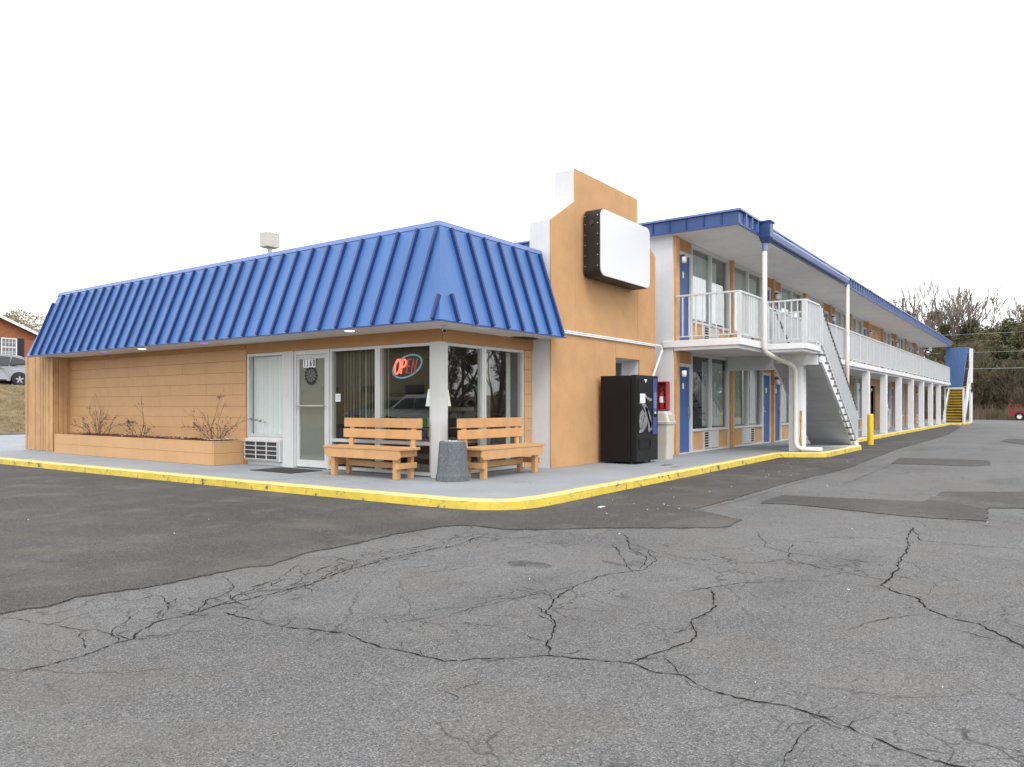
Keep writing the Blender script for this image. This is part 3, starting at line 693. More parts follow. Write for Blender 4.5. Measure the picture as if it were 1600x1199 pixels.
for r in range(3):
    for k in range(5):
        y=8.48+.115*k; z=1.0-.0*r
        bx(9.46-.0*r,9.475,y,y+.095,.55+.17*r,.70+.17*r).build('brochure','br%d'%((r*2+k*5)%6),t)
t=thing('office_printer','dark grey cabinet beside the lamp inside the lobby','cabinet',(9.9,8.7,.13))
MB().box(9.95,10.35,8.25,8.65,.13,1.15).build('body','room_dark',t,bevel=.02); MB().box(9.97,10.33,8.27,8.63,1.16,1.22).build('top','interior',t)
# neon open sign
ns=thing('open_sign','neon OPEN sign in a blue oval hung inside the lobby window','sign',(8.96,8.55,1.87))
def sy_(u,v,o=0): return (8.945+o, 8.86-u*.93, 1.775+v)     # u right in the picture, v up
def shear(u,v): return (u+v*.22,v)
def path(b,pts,r=.012,closed=False,o=0): b.tube([sy_(*shear(u,v),o) for u,v in pts],r,8,closed=closed)
b=MB(); path(b,[(.075+.062*math.cos(2*PI*k/22),.115+.118*math.sin(2*PI*k/22)) for k in range(22)],.0155,True); b.smooth=True; b.build('letter','neon_on',ns)
b=MB(); path(b,[(.175,0),(.175,.228),(.22,.228),(.262,.205),(.27,.165),(.255,.125),(.22,.108),(.19,.108)],.0155); b.smooth=True; b.build('letter','neon_on',ns)
b=MB(); path(b,[(.385,.005),(.31,.005),(.31,.228),(.385,.228)],.011); path(b,[(.31,.115),(.37,.115)],.011); b.build('letter','neon_off',ns)
b=MB(); path(b,[(.43,0),(.43,.228),(.52,.0),(.52,.228)],.012); b.build('letter','neon_off',ns)
b=MB(); b.tube([sy_(.315+.345*math.cos(2*PI*k/48)*1.0+.03*math.sin(2*PI*k/48),.115+.178*math.sin(2*PI*k/48)+.055*math.cos(2*PI*k/48),.015) for k in range(48)],.014,8,closed=True); b.smooth=True; b.build('oval','neon_blue',ns)
ee=[sy_(.315+.37*math.cos(2*PI*k/32),.115+.20*math.sin(2*PI*k/32)+.055*math.cos(2*PI*k/32),.045) for k in range(32)]
MB().add(ee,[tuple(range(32))]).build('backing','black_matte',ns)
for k,(x,y) in enumerate(((10.2,8.9),(11.2,9.8),(10.4,10.8),(12.4,8.6))):
    MB().lathe([(0,2.432),(.075,2.432),(.085,2.4385)],(x,y,0),14,cap=False).build('downlight','lit',LB)

# ---- timber screen left of the office
FN=thing('timber_screen','tall weathered orange board screen at the left end of the office','fence',(8.4,20.5,.122))
y=19.98
while y<21.25:
    w_=rb.uniform(.10,.145); x=8.40+rb.uniform(-.012,.012)-(y-20)*.06
    bx(x,x+.025,y,y+w_-.008,.123+rb.uniform(0,.02),2.443 if y<20.30 else 2.47+rb.uniform(-.01,.02)).build('board','fence_wood',FN); y+=w_
x=8.43
while x<8.80:
    bx(x,x+.099,20.0,20.025,.123,2.442).build('board','fence_wood',FN); x+=.111
for z in (.5,1.3,2.1): bx(8.45,8.49,19.98,21.2,z,z+.09).build('rail','fence_wood',FN)

# ---- planter
PL=thing('block_planter','long low orange block planter filled with red mulch along the wall','planter',(8.15,16,.122))
core=MB().box(8.19,8.26,12.84,19.25,.1,.52).box(8.262,8.84,12.84,12.9,.1,.52).build('wall','orange_joint',PL)
block_run(core,PL.location,'y',12.80,19.3,8.185,.125,2,.56,rb)
block_run(core,PL.location,'x',8.16,8.80,12.80,.125,2,.56,rb)
MB().box(8.155,8.262,12.76,19.3,.557,.572).box(8.264,8.81,12.76,12.9,.557,.572).build('coping','orange',PL,bevel=.004)
ml=MB(); nx,ny=8,90
for j in range(ny+1):
    for i in range(nx+1):
        ml.v.append((8.24+.60*i/nx,12.86+6.4*j/ny,.53+rb.uniform(-.02,.035)+.03*math.sin(j*.35)))
for j in range(ny):
    for i in range(nx):
        a=j*(nx+1)+i; ml.f.append((a,a+1,a+nx+2,a+nx+1))
ml.build('mulch_bed','mulch',PL)
ch=MB()
for k in range(900):
    x,y=rb.uniform(8.27,8.8),rb.uniform(12.9,19.2); a=rb.uniform(0,PI); s_=rb.uniform(.015,.05); z=.56+rb.uniform(0,.035)
    ch.bar((x,y,z),(x+s_*math.cos(a),y+s_*math.sin(a),z+rb.uniform(-.01,.015)),.012,.006)
o=ch.build('mulch_chips','mulch',PL); o['kind']='stuff'
lv=MB()
for k in range(60):
    x,y=rb.uniform(8.25,8.8),rb.choice([rb.uniform(12.9,13.2),rb.uniform(13,18)]); s_=rb.uniform(.01,.04)
    lv.bar((x,y,.6),(x+s_,y+s_*.5,.602),s_,.004)
o=lv.build('wrappers','litter',PL); o['kind']='stuff'
def shrub(name,label,x,y,stems,leafn,seed,green=False):
    r=random.Random(seed); t=thing(name,label,'shrub',(x,y,.55))
    st=MB(); lf=MB(); gr=MB()
    def leafc(mb,p,n,sz):
        for _ in range(n):
            c=Vector(p)+Vector([r.gauss(0,sz) for _ in range(3)]); s_=r.uniform(.010,.024)
            u=Vector([r.uniform(-1,1) for _ in range(3)]).normalized(); v=u.cross(Vector((r.uniform(-1,1),.3,r.uniform(-1,1)))).normalized()
            mb.add([c-u*s_,c-v*s_*.5,c+u*s_,c+v*s_*.5],[(0,1,2,3)])
    def grow(p,d,l,rad,dep):
        pts=[p]; seg=max(3,int(l/.06))
        for k in range(seg):
            d=(d+Vector([r.uniform(-.10,.10),r.uniform(-.14,.14),r.uniform(-.14,.10)])).normalized(); p=p+d*l/seg; pts.append(p)
            if dep<2 and r.random()<.42:
                q=(d+Vector([r.uniform(-.5,.5),r.uniform(-.9,.9),r.uniform(-.3,.6)])).normalized()
                grow(p,q,l*r.uniform(.15,.4),rad*.55,dep+1)
        st.tube(pts,[max(.0016,rad*(1-.6*i/len(pts))) for i in range(len(pts))],4)
        return p
    for (dy,h,a,big) in stems:
        p0=Vector((x+r.uniform(-.08,.08),y+r.uniform(-.12,.12)+dy*.12,.56)); d=Vector((r.uniform(-.35,.05),dy*1.9,1)).normalized(); h*=1.15
        e=grow(p0,d,h,.0052,0)
        if big: leafc(lf,e,int(big*30),.035)
    for _ in range(leafn):
        i=r.randrange(len(st.v)); p=st.v[i]
        if p[2]<.98: leafc(lf,p,2,.012)
    st.build('stems','stem',t); 
    o=lf.build('dry_leaves','dryleaf',t); o['kind']='stuff'
    if green:
        leafc(gr,(x-.02,y+.62,.78),34,.05); o=gr.build('fresh_leaves','greenleaf',t); o['kind']='stuff'
    return t
shrub('rose_bush','leggy rose bush with a sprig of green leaves at the planter left end',8.5,17.9,[(1.2,.8,0,.1),(-1.2,.7,0,0),(.8,.3,0,0),(-.5,.35,0,0),(.9,.85,0,0),(.55,.8,0,.3),(.3,.75,0,.6),(.05,.6,0,.1),(-.2,.85,0,0),(-.45,.8,0,.6),(-.8,.9,0,.3),(.7,.5,0,.2),(-.6,.45,0,0),(.15,.45,0,.1),(-.1,.4,0,0),(.4,.4,0,0),(-.35,.5,0,.1)],170,21,True)
shrub('rose_bush','small rose bush with one tall bud stem in the middle of the planter',8.5,16.2,[(.6,.45,0,0),(.3,.4,0,.1),(0,.4,0,0),(-.35,.75,0,.4),(-.7,.5,0,.1),(-.9,.55,0,0),(.9,.45,0,0),(-.5,.4,0,0)],110,5)
shrub('rose_bush','bare rose bush with large dried cluster near the planter right end',8.5,13.25,[(.6,.35,0,0),(-.9,.4,0,0),(.4,.5,0,0),(1.0,.95,0,0),(.7,.9,0,.1),(.3,.6,0,.1),(.1,.65,0,.3),(-.05,.8,0,1.3),(-.25,.75,0,.2),(-.6,.6,0,.3),(-.8,.5,0,.2),(.5,.4,0,0),(-.4,.35,0,0),(.2,.3,0,0),(.9,.5,0,0)],170,9)

# ---- benches
def make_bench(label,loc,rz):
    t=thing('park_bench',label,'bench',loc,rz,'orange plank benches')
    L=1.75
    def B(n,*a): return bx(*a).build(n,'orange_wood',t,bevel=.006,local=True)
    for i,(y0,y1) in enumerate(((-.27,-.125),(-.118,.02),(.027,.165))): B('seat_plank',-L/2,L/2,y0,y1,.445,.485)
    pr=MB().prism([(-.80,.30),(.80,.30),(.84,.34),(.84,.444),(-.84,.444),(-.84,.34)],'y',-.262,-.225).build('apron','orange_wood',t,bevel=.004,local=True)
    B('back_plank',-L/2,L/2,.165,.20,.60,.745); B('back_plank',-L/2,L/2,.18,.215,.775,.925)
    for s in (-1,1):
        x=s*.70
        B('leg',x-.045,x+.045,-.22,-.135,0,.444); B('leg',x-.045,x+.045,.10,.165,0,.444)
        MB().add([(x-.045,.167,.42),(x+.045,.167,.42),(x+.045,.20,.42),(x-.045,.20,.42),(x-.045,.205,.88),(x+.045,.205,.88),(x+.045,.245,.88),(x-.045,.245,.88)],[(0,3,2,1),(4,5,6,7),(0,1,5,4),(1,2,6,5),(2,3,7,6),(3,0,4,7)]).build('back_post','orange_wood',t,local=True)
        xs=x+s*.048
        B('side_brace',xs,xs+s*.035,-.25,.19,.16,.25); B('seat_brace',xs,xs+s*.035,-.224,.19,.34,.443)
    B('stretcher',-.655,.655,.02,.055,.15,.24)
    return t
make_bench('orange plank bench beside the door, facing left',(8.42,8.80,.122),R(-90))
make_bench('orange plank bench between the grey litter bin and the white pilaster',(9.80,7.27,.122),0)

# ---- aggregate litter bin
t=thing('litter_bin','grey exposed aggregate litter bin tapering upward with pebble top','litter bin',(8.66,7.34,.122))
a0=R(25); 
def hexr(r,z): return [(8.66+r*math.cos(a0+PI/4*k),7.34+r*math.sin(a0+PI/4*k),z) for k in range(8)]
b=MB(); rings=[(.262,.125),(.262,.20),(.245,.24),(.215,.66),(.21,.70),(.195,.715),(.15,.715),(.15,.66)]
for r_,z in rings: b.v+=hexr(r_,z)
for i in range(len(rings)-1):
    for j in range(8): b.f.append((i*8+j,i*8+(j+1)%8,(i+1)*8+(j+1)%8,(i+1)*8+j))
b.f.append(tuple(range((len(rings)-1)*8,len(rings)*8)))
b.build('body','agg',t,bevel=.006)
pb=MB()
for k in range(60):
    a=rb.uniform(0,2*PI); r_=.14*math.sqrt(rb.random()); x,y=8.66+r_*math.cos(a),7.34+r_*math.sin(a); s_=rb.uniform(.010,.018)
    pb.lathe([(0,-s_*.6),(s_,0),(0,s_*.6)],(x,y,.70+rb.uniform(0,.02)),6,cap=False)
o=pb.build('pebbles','pebble',t); o['kind']='stuff'
# ribbing of the bin
t=thing('doormat','black rubber doormat lying in front of the office door','doormat',(8.3,10.75,.125))
bx(7.95,8.62,10.25,11.35,.1225,.133).build('mat','mat_rubber',t)

# ------------------------------------------------------------------ sign tower
TW=thing('sign_tower','tall orange stucco sign wall with white stepped sides beside the office','wall',(13.5,7.55,.122))
x0,x1,x2,x3=11.352,12.19,14.80,15.70
tb=MB(); ya,yb=7.345,7.78
tb.prism([(x0,.1),(13.8,.1),(13.8,5.72),(x1,5.72),(x1,5.11),(x0,4.60)],'y',ya,yb)
tb.prism([(13.8,2.24),(14.9,2.24),(14.9,5.03),(x2,5.11),(x2,5.72),(13.8,5.72)],'y',ya,yb)
tb.box(13.8,14.9,ya,yb,.1,1.2)
tb.prism([(14.9,.1),(x3,.1),(x3,4.61),(14.9,5.05)],'y',ya,yb)
tb.build('wall','white_wall',TW)
def skin(poly): MB().prism(poly,'y',7.31,7.344).build('stucco_panel','stucco',TW,bevel=.004)
g=.005
skin([(x0,2.60),(x1-g,2.60),(x1-g,5.11),(x0,4.60)])
skin([(x1,2.60),(x2-g,2.60),(x2-g,5.72),(x1,5.72)])
skin([(x2,2.60),(x3,2.60),(x3,4.61),(x2,5.11)])
skin([(x0,.122),(13.8,.122),(13.8,2.59),(x0,2.59)])
skin([(13.802,2.24),(14.9,2.24),(14.9,2.59),(13.802,2.59)])
skin([(14.902,.122),(x3,.122),(x3,2.59),(14.902,2.59)])
nw=MB().box(13.8,14.9,7.70,7.75,1.2,1.26).box(13.8,13.86,7.70,7.75,1.26,2.18).box(14.84,14.9,7.70,7.75,1.26,2.18).box(13.8,14.9,7.70,7.75,2.18,2.24).build('window','alu',TW)
bx(13.86,14.84,7.72,7.725,1.26,2.18).build('pane','glass_dark',nw)
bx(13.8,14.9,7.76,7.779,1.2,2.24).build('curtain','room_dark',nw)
MB().tube([(11.6,7.285,2.62),(15.72,7.285,2.615)],.022,8).tube([(15.72,7.285,2.615),(15.80,7.22,2.6),(15.82,7.2,2.5),(15.35,7.22,1.85)],.025,8).build('conduit','white',TW)
bx(11.36,15.69,7.27,7.308,2.58,2.605).build('trim','white',TW)
# sign cabinet
SG=thing('sign_box','blank white illuminated sign box with black rounded cabinet on the tower','sign',(13.4,7.1,4.4))
def rrect(u0,u1,v0,v1,r,n=6):
    out=[]
    for cx,cy,a in ((u1-r,v1-r,0),(u0+r,v1-r,90),(u0+r,v0+r,180),(u1-r,v0+r,270)):
        for k in range(n+1): out.append((cx+r*math.cos(R(a+90*k/n)),cy+r*math.sin(R(a+90*k/n))))
    return out
sx0,sx1,sz0,sz1=12.44,14.58,3.70,4.99
MB().prism(rrect(sx0,sx1,sz0,sz1,.15),'y',6.93,7.27).build('cabinet','sign_black',SG,bevel=.01)
MB().prism(rrect(sx0+.015,sx1-.015,sz0+.015,sz1-.015,.14),'y',6.905,6.928).build('face','sign_white',SG,bevel=.006)
MB().tube([(sx0-.02,7.1,4.72),(sx0+.02,7.1,4.72)],.05,12).build('plug','dark_metal',SG)
sc=MB()
for z in (3.9,4.1,4.3,4.5,4.7,4.85):
    for y in (6.97,7.24): sc.box(sx0-.006,sx0+.004,y-.008,y+.008,z-.008,z+.008)
sc.build('screws','silver',SG)
MB().box(12.9,13.0,7.271,7.309,3.9,4.8).box(14.0,14.1,7.271,7.309,3.9,4.8).build('bracket','dark_metal',SG)
# vending machine
VM=thing('vending_machine','tall black vending machine with silver printed front and blue button strip','vending machine',(13.48,6.84,.122))
vx0,vx1,vy0,vy1=13.0,13.95,6.44,7.22
bx(vx0,vx1,vy0+.13,vy1,.16,1.83).build('cabinet','black',VM,bevel=.012)
dv=bx(vx0+.005,vx1+.005,vy0,vy0+.124,.17,1.84).build('door','black_matte',VM,bevel=.012)
for x in (vx0+.08,vx1-.08):
    for y in (vy0+.15,vy1-.08): MB().lathe([(.025,.122),(.025,.165)],(x,y,0),8).build('foot','dark_metal',VM)
bx(vx0+.06,vx0+.66,vy0-.012,vy0-.001,.72,1.78).build('display_panel','black',dv,bevel=.004)
pr=MB()
def fr(u,v): return (vx0+.06+u,vy0-.014,.72+v)
def ribbonp(pts,w0):
    L=[];Q=[]
    for i,(u,v,ww) in enumerate(pts):
        a=pts[max(i-1,0)];c=pts[min(i+1,len(pts)-1)]; t_=Vector((c[0]-a[0],c[1]-a[1])).normalized()
        L.append(fr(u-t_.y*ww,v+t_.x*ww)); Q.append(fr(u+t_.y*ww,v-t_.x*ww))
    n=len(pts); pr.add(L+Q,[(i,i+1,n+i+1,n+i) for i in range(n-1)])
ribbonp([(.12,.10,.06),(.10,.22,.08),(.14,.34,.09),(.22,.42,.06)],1)
ribbonp([(.45,.02,.03),(.50,.14,.08),(.48,.28,.07),(.40,.40,.05),(.30,.50,.03)],1)
ribbonp([(.02,.02,.02),(.15,.06,.05),(.28,.18,.08),(.36,.32,.09),(.33,.46,.07),(.22,.55,.05),(.10,.60,.03),(.03,.57,.01)],1)
ribbonp([(.25,.74,.01),(.38,.68,.025),(.50,.64,.03),(.59,.65,.015)],1)
ribbonp([(.40,.42,.01),(.46,.28,.03),(.55,.12,.05),(.585,.04,.01)],1)
pr.build('swirl_print','vend_grey',dv)
bx(vx0+.70,vx0+.86,vy0-.020,vy0-.001,.68,1.78).build('button_strip','vend_blue',dv,bevel=.004)
bt=MB()
for k in range(10): bt.box(vx0+.72,vx0+.84,vy0-.026,vy0-.021,1.20+.032*k,1.215+.032*k)
bt.build('button','greyink',dv)
bx(vx0+.72,vx0+.84,vy0-.026,vy0-.021,1.02,1.14).build('coin_slot','black',dv)
bx(vx0+.74,vx0+.80,vy0-.03,vy0-.021,1.09,1.13).build('bill_acceptor','paper',dv)
bx(vx0+.12,vx0+.34,vy0-.018,vy0-.0145,1.30,1.48).build('notice','paper',dv)
MB().prism([(vx0+.30,1.76),(vx0+.42,1.76),(vx0+.36,1.69)],'y',vy0-.018,vy0-.0145).build('sticker','paper',dv)
MB().box(vx0+.10,vx0+.62,vy0-.012,vy0-.001,.40,.43).box(vx0+.10,vx0+.13,vy0-.012,vy0-.001,.43,.58).box(vx0+.59,vx0+.62,vy0-.012,vy0-.001,.43,.58).box(vx0+.10,vx0+.62,vy0-.012,vy0-.001,.58,.61).build('delivery_frame','black',dv)
# extinguisher cabinet on the white end wall
FC=thing('extinguisher_cabinet','red open fronted fire extinguisher cabinet on the white wall','cabinet',(15.98,7.3,1.16))
a,bq,c,d_,e,f_=15.90,16.09,7.13,7.47,1.16,1.80
MB().box(a,bq,c,c+.02,e,f_).box(a,bq,d_-.02,d_,e,f_).box(a,bq,c+.02,d_-.02,e,e+.02).box(a,bq,c+.02,d_-.02,f_-.02,f_).box(bq-.015,bq,c+.02,d_-.02,e+.02,f_-.02).build('cabinet_box','red',FC,bevel=.003)
FX=thing('fire_extinguisher','red fire extinguisher with white label inside the open cabinet','extinguisher',(16.0,7.28,1.19))
b=MB().lathe([(.0,1.182),(.058,1.185),(.062,1.2),(.062,1.48),(.05,1.53),(.022,1.56),(.02,1.59),(0,1.59)],(15.99,7.28,0),16,cap=False); b.smooth=True; b.build('cylinder','red',FX)
MB().lathe([(.0635,1.32),(.0635,1.46)],(15.99,7.28,0),16,cap=False).build('label','paper',FX)
MB().box(15.93,16.03,7.27,7.29,1.60,1.615).bar((15.93,7.28,1.63),(16.03,7.28,1.66),.02,.01).build('handle','silver',FX)
MB().tube([(15.95,7.28,1.59),(15.92,7.22,1.60),(15.92,7.2,1.5),(15.94,7.21,1.36)],.009,6).build('hose','ink',FX)
def bin_(label,x,y,body='beige'):
    t=thing('trash_bin',label,'bin',(x,y,.122))
    def ring(hw,hd,z): return rrect(-hw*.88,hw*.88,-hd*.88,hd*.88,.05,3),z
    def shell(rs,name,m):
        b=MB(); n=None
        for poly,z in rs:
            n=len(poly); b.v+=[(u,v,z) for u,v in poly]
        for i in range(len(rs)-1):
            for j in range(n): b.f.append((i*n+j,i*n+(j+1)%n,(i+1)*n+(j+1)%n,(i+1)*n+j))
        b.f.append(tuple(range(n))); b.f.append(tuple(range((len(rs)-1)*n,len(rs)*n)))
        b.build(name,m,t,local=True)
    shell([ring(.175,.175,0),ring(.21,.21,.74)],'body',body)
    shell([ring(.235,.235,.742),ring(.24,.24,.79),ring(.22,.22,.80),ring(.19,.16,.96),ring(.16,.12,1.005)],'lid',body)
    bx(-.11,.11,-.20,-.16,.83,.93).build('flap',body,t,local=True)
    return t
bin_('tan plastic bin with domed lid between the black vending machine and wall',14.80,6.70)
# ------------------------------------------------------------------ two storey motel wing
WG=thing('motel_wing','long two storey motel wing with blue doors, balcony and blue ribbed roof edge','building',(16.1,7.05,.122))
wo_=WG.location
ZL,ZU=.122,2.732
XE=57.0
bx(16.10,16.30,7.06,14,.1,5.15).build('end_wall','white_wall',WG)
bx(16.10,16.30,7.0,7.058,.1,5.15).build('end_wall','white_wall',WG) if False else None
bx(XE-.2,XE,7.06,14,.1,5.15).build('end_wall','white_wall',WG)
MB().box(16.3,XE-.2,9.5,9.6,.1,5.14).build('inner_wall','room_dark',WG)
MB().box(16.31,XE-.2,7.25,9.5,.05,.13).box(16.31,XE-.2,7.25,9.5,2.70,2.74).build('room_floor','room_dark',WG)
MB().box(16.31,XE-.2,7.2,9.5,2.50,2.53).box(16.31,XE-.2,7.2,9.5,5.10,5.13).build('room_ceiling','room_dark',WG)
ED=[16.2+3.65*k for k in range(12)]; ED[-1]=56.35
for k,x in enumerate(ED[1:-1]):
    pass
# balcony slab
MB().prism([(16.05,5.47),(19.0,5.47),(19.0,5.76),(23.6,5.76),(23.6,5.47),(XE+.1,5.47),(XE+.1,7.30),(16.05,7.30)],'z',2.575,2.728).build('balcony_slab','white',WG,bevel=.01)
MB().prism([(16.10,5.56),(18.98,5.56),(18.98,5.86),(23.64,5.86),(23.64,5.56),(XE,5.56),(XE,5.62),(23.70,5.62),(23.70,5.92),(18.92,5.92),(18.92,5.62),(16.16,5.62),(16.16,7.04),(16.10,7.04)],'z',2.505,2.574).build('slab_trim','white',WG)
MB().prism([(16.18,5.64),(18.9,5.64),(18.9,5.94),(23.72,5.94),(23.72,5.64),(XE,5.64),(XE,7.04),(16.18,7.04)],'z',2.53,2.572).build('balcony_soffit','soffit',WG)
# roof
RO=bx(15.93,XE+.25,5.48,14,5.17,5.44).build('roof','blue_fascia',WG)
bx(15.95,XE+.2,5.5,13.9,5.142,5.168).build('soffit','soffit',WG)
MB().box(15.88,XE+.3,5.42,5.56,5.441,5.485).box(15.88,16.02,5.56,14,5.441,5.485).build('roof_cap','blue_cap',RO)
MB().box(15.90,15.929,5.45,14,5.14,5.175).box(15.93,XE+.25,5.45,5.479,5.14,5.175).build('drip_edge','blue_fascia',RO)
ft=MB()
n=0
yy=5.85
while yy<13.8:
    bx(15.905,15.929,yy-.012,yy+.012,5.177,5.44).build('fascia_rib','blue_rib',RO); yy+=.405
xx=16.3
while xx<XE+.2:
    if not(17.25<xx<26.2): bx(xx-.016,xx+.016,5.425,5.479,5.177,5.44).build('fascia_rib','gutter' if xx>26 else 'blue_cap',RO)
    xx+=.405
MB().prism([(5.36,5.19),(5.475,5.19),(5.475,5.33),(5.33,5.33),(5.33,5.29)],'x',17.56,26.05).build('gutter','gutter',RO)
wv=MB(); pts=[]
for k in range(60):
    x=17.6+8.4*k/59; pts.append((x,5.35+.008*math.sin(x*3.1),5.345+.012*math.sin(x*2.2)))
wv.tube(pts,.013,5).build('gutter_lip','blue_cap',RO)
MB().box(17.28,17.54,5.22,5.478,5.10,5.43).box(17.25,17.57,5.19,5.479,5.431,5.475).add([(17.28,5.22,5.10),(17.54,5.22,5.10),(17.54,5.475,5.10),(17.28,5.475,5.10),(17.35,5.30,4.98),(17.47,5.30,4.98),(17.47,5.44,4.98),(17.35,5.44,4.98)],[(0,1,5,4),(1,2,6,5),(2,3,7,6),(3,0,4,7),(4,5,6,7)]).build('leader_head','blue_fascia',RO,bevel=.006)
# downspouts
ds=MB().tube([(17.41,5.385,5.0),(17.41,5.385,2.58),(17.44,5.38,2.50),(17.54,5.36,2.45),(18.74,5.15,2.24),(18.87,5.125,2.18),(18.93,5.11,2.06),(18.93,5.11,.36),(18.94,5.08,.25),(18.99,4.98,.195),(19.15,4.54,.18)],.056,14); ds.smooth=True
d1=ds.build('downspout','cream',WG)
MB().lathe([(.062,4.98),(.062,4.80)],(17.41,5.385,0),14,cap=False).build('painted_collar','gutter',d1)
MB().lathe([(.064,2.75),(.064,2.82)],(17.41,5.385,0),14,cap=False).build('strap','white',d1)
ds=MB().tube([(26.08,5.405,5.16),(26.08,5.405,.13)],.058,14); ds.smooth=True
d2=ds.build('downspout','cream',WG)
for z in (3.55,2.65): MB().lathe([(.070,z),(.070,z+.10)],(26.08,5.405,0),14).build('coupling','cream',d2)
# columns
for k in range(8):
    x=26.6+3.6*k
    bx(x-.12,x+.12,5.50,5.74,.122,2.50).build('column','white',WG,bevel=.008)
# facade units ------------------------------------------------------
def curtain_mesh(u0,u1,seed):
    r=random.Random(seed); b=MB(); n=max(6,int((u1-u0)/.02)); z0,z1=.60,2.24; ph=0; vs=[]
    for i in range(n+1):
        u=u0+(u1-u0)*i/n; ph+=r.uniform(.35,.95); y=.16+.045*math.sin(ph)
        vs+= [(u+.01*math.sin(i),y,z0),(u,y*.8+.04,z1)]
    b.add(vs,[(2*i,2*i+1,2*i+3,2*i+2) for i in range(n)]); b.smooth=True
    return b
W=3.65
def mir(v,u0,u1): return (u0,u1) if v=='A' else (W-u1,W-u0)
proto={}
def make_unit(v,X0,Z0,idx):
    """one motel bay, all parts children of WG, returned so later bays share their meshes"""
    out=[]; Y=7.05
    def B(u0,u1,y0,y1,z0,z1,mb=None):
        a,b=mir(v,u0,u1); m=mb or MB(); m.box(X0+a,X0+b,Y+y0,Y+y1,Z0+z0,Z0+z1); return m
    if v=='A': d_=(.19,.87)
    leaf=B(.20,.86,.02,.06,.02,2.035).build('door','blue_door',WG)
    m=MB()
    s=.82 if v=='A' else .82
    B(.785,.845,-.012,.018,.93,1.10,m); hd=m.build('lock_plate','silver',leaf)
    m=MB(); B(.70,.82,-.05,-.035,.945,.965,m); B(.80,.82,-.04,.0,.945,.965,m); B(.80,.83,-.012,.018,.84,.92,m); m.build('handle','silver',leaf)
    m=B(.46,.54,.012,.019,1.52,1.66).build('number_plate','paper',leaf)
    out.append(leaf)
    m=MB(); B(.15,.197,-.02,.08,0,2.09,m); B(.863,.925,-.02,.08,0,2.09,m); B(.197,.863,-.02,.08,2.04,2.09,m); B(.15,.925,-.03,.08,2.092,2.115,m); B(.197,.863,-.03,.08,0,.02,m)
    out.append(m.build('door_frame','frame_white',WG))
    out.append(B(.15,.925,.0,.06,2.117,2.41).build('transom_panel','trim_orange',WG))
    # window
    m=MB()
    B(.93,.985,-.02,.09,0,2.405,m); B(3.46,3.515,-.02,.09,0,2.405,m)
    B(.985,3.46,-.018,.088,2.33,2.405,m); B(.985,3.46,-.035,.088,.505,.56,m); B(2.19,2.25,-.016,.086,.56,2.33,m)
    B(.985,3.46,-.018,.088,0,.045,m)
    for u in (1.72,2.70): B(u-.02,u+.02,-.018,.07,.045,.505,m)
    win=m.build('window','frame_white',WG)
    for (a,b) in ((.983,2.192),(2.248,3.462)): B(a,b,.05,.054,.558,2.332).build('pane','glass',win)
    c=curtain_mesh(0,1,0)
    out.append(win)
    for (a,b) in ((.985,1.70),(2.72,3.46)):
        out.append(B(a,b,.02,.06,.045,.505).build('panel','orange_wood',WG))
    ac=B(1.742,2.678,-.02,.10,.06,.49).build('air_conditioner','grille',WG)
    m=MB()
    for k in range(6): B(1.765,2.0,-.026,-.0215,.10+.064*k,.145+.064*k,m)
    m.build('vent','dark_core',ac)
    m=MB()
    for k in range(7): B(2.03,2.655,-.027,-.0215,.085+.058*k,.120+.058*k,m)
    m.build('louvre','frame_white',ac)
    out.append(ac)
    # wall lamp
    a,_=mir(v,.075,.075); xl=X0+(.075 if v=='A' else W-.075)
    l=MB().box(xl-.04,xl+.04,Y-.19,Y-.13,Z0+1.93,Z0+1.98).build('lamp_bracket','dark_metal',WG)
    j=MB().lathe([(.0,1.78),(.045,1.79),(.055,1.84),(.055,1.925),(.03,1.93)],(xl,Y-.19,Z0),12,cap=False); j.smooth=True; j.build('lamp_jar','white',l)
    out.append(l)
    return out
def add_curtains(v,X0,Z0,idx):
    r=random.Random(idx*7+3)
    gaps={0:[(2.12,3.44)],1:[(1.15,2.15),(2.35,3.44)]}.get(idx)
    if gaps is None:
        gaps=[(1.0+r.choice([0,0,.12]),2.2),(2.24,3.44-r.choice([0,0,.2,.45]))]
    for (a,b) in gaps:
        a,b=mir(v,a,b); mb=curtain_mesh(a,b,r.randint(0,999)); mb.v=[(x+X0,y+7.05,z+Z0) for x,y,z in mb.v]; mb.build('curtain','curtain',WG)
shift=3.65
k=0
for fl,Z0 in enumerate((ZL,ZU)):
    for i in range(11):
        X0=ED[i]; v='A' if i%2==0 else 'B'
        if i==6: continue
        key=v
        if key not in proto:
            proto[key]=(make_unit(v,X0,Z0,i),X0,Z0)
        else:
            ps,px,pz=proto[key]
            for o in ps: dup_child(o,WG,(X0-px,0,Z0-pz))
        add_curtains(v,X0,Z0,fl*11+i if not(fl==0 and i<2) else i)
    # orange posts at bay edges
    for i,x in enumerate(ED):
        win_edge=(i%2==1)
        hw=.145
        xa,xb=(x-hw,x+hw) if i>0 else (x-.055,x+.145)
        pr_=.11 if win_edge else .05
        if i==0: bx(xa,xb,7.0,7.12,Z0,Z0+2.41).build('post','orange_wood',WG)
        else:
            bx(x-hw,x+hw,7.045,7.15,Z0,Z0+2.41).build('wall_strip','orange_wood',WG)
            bx(x-.05,x+.05,6.955,7.043,Z0,Z0+2.41).build('post','orange_wood',WG,bevel=.004)
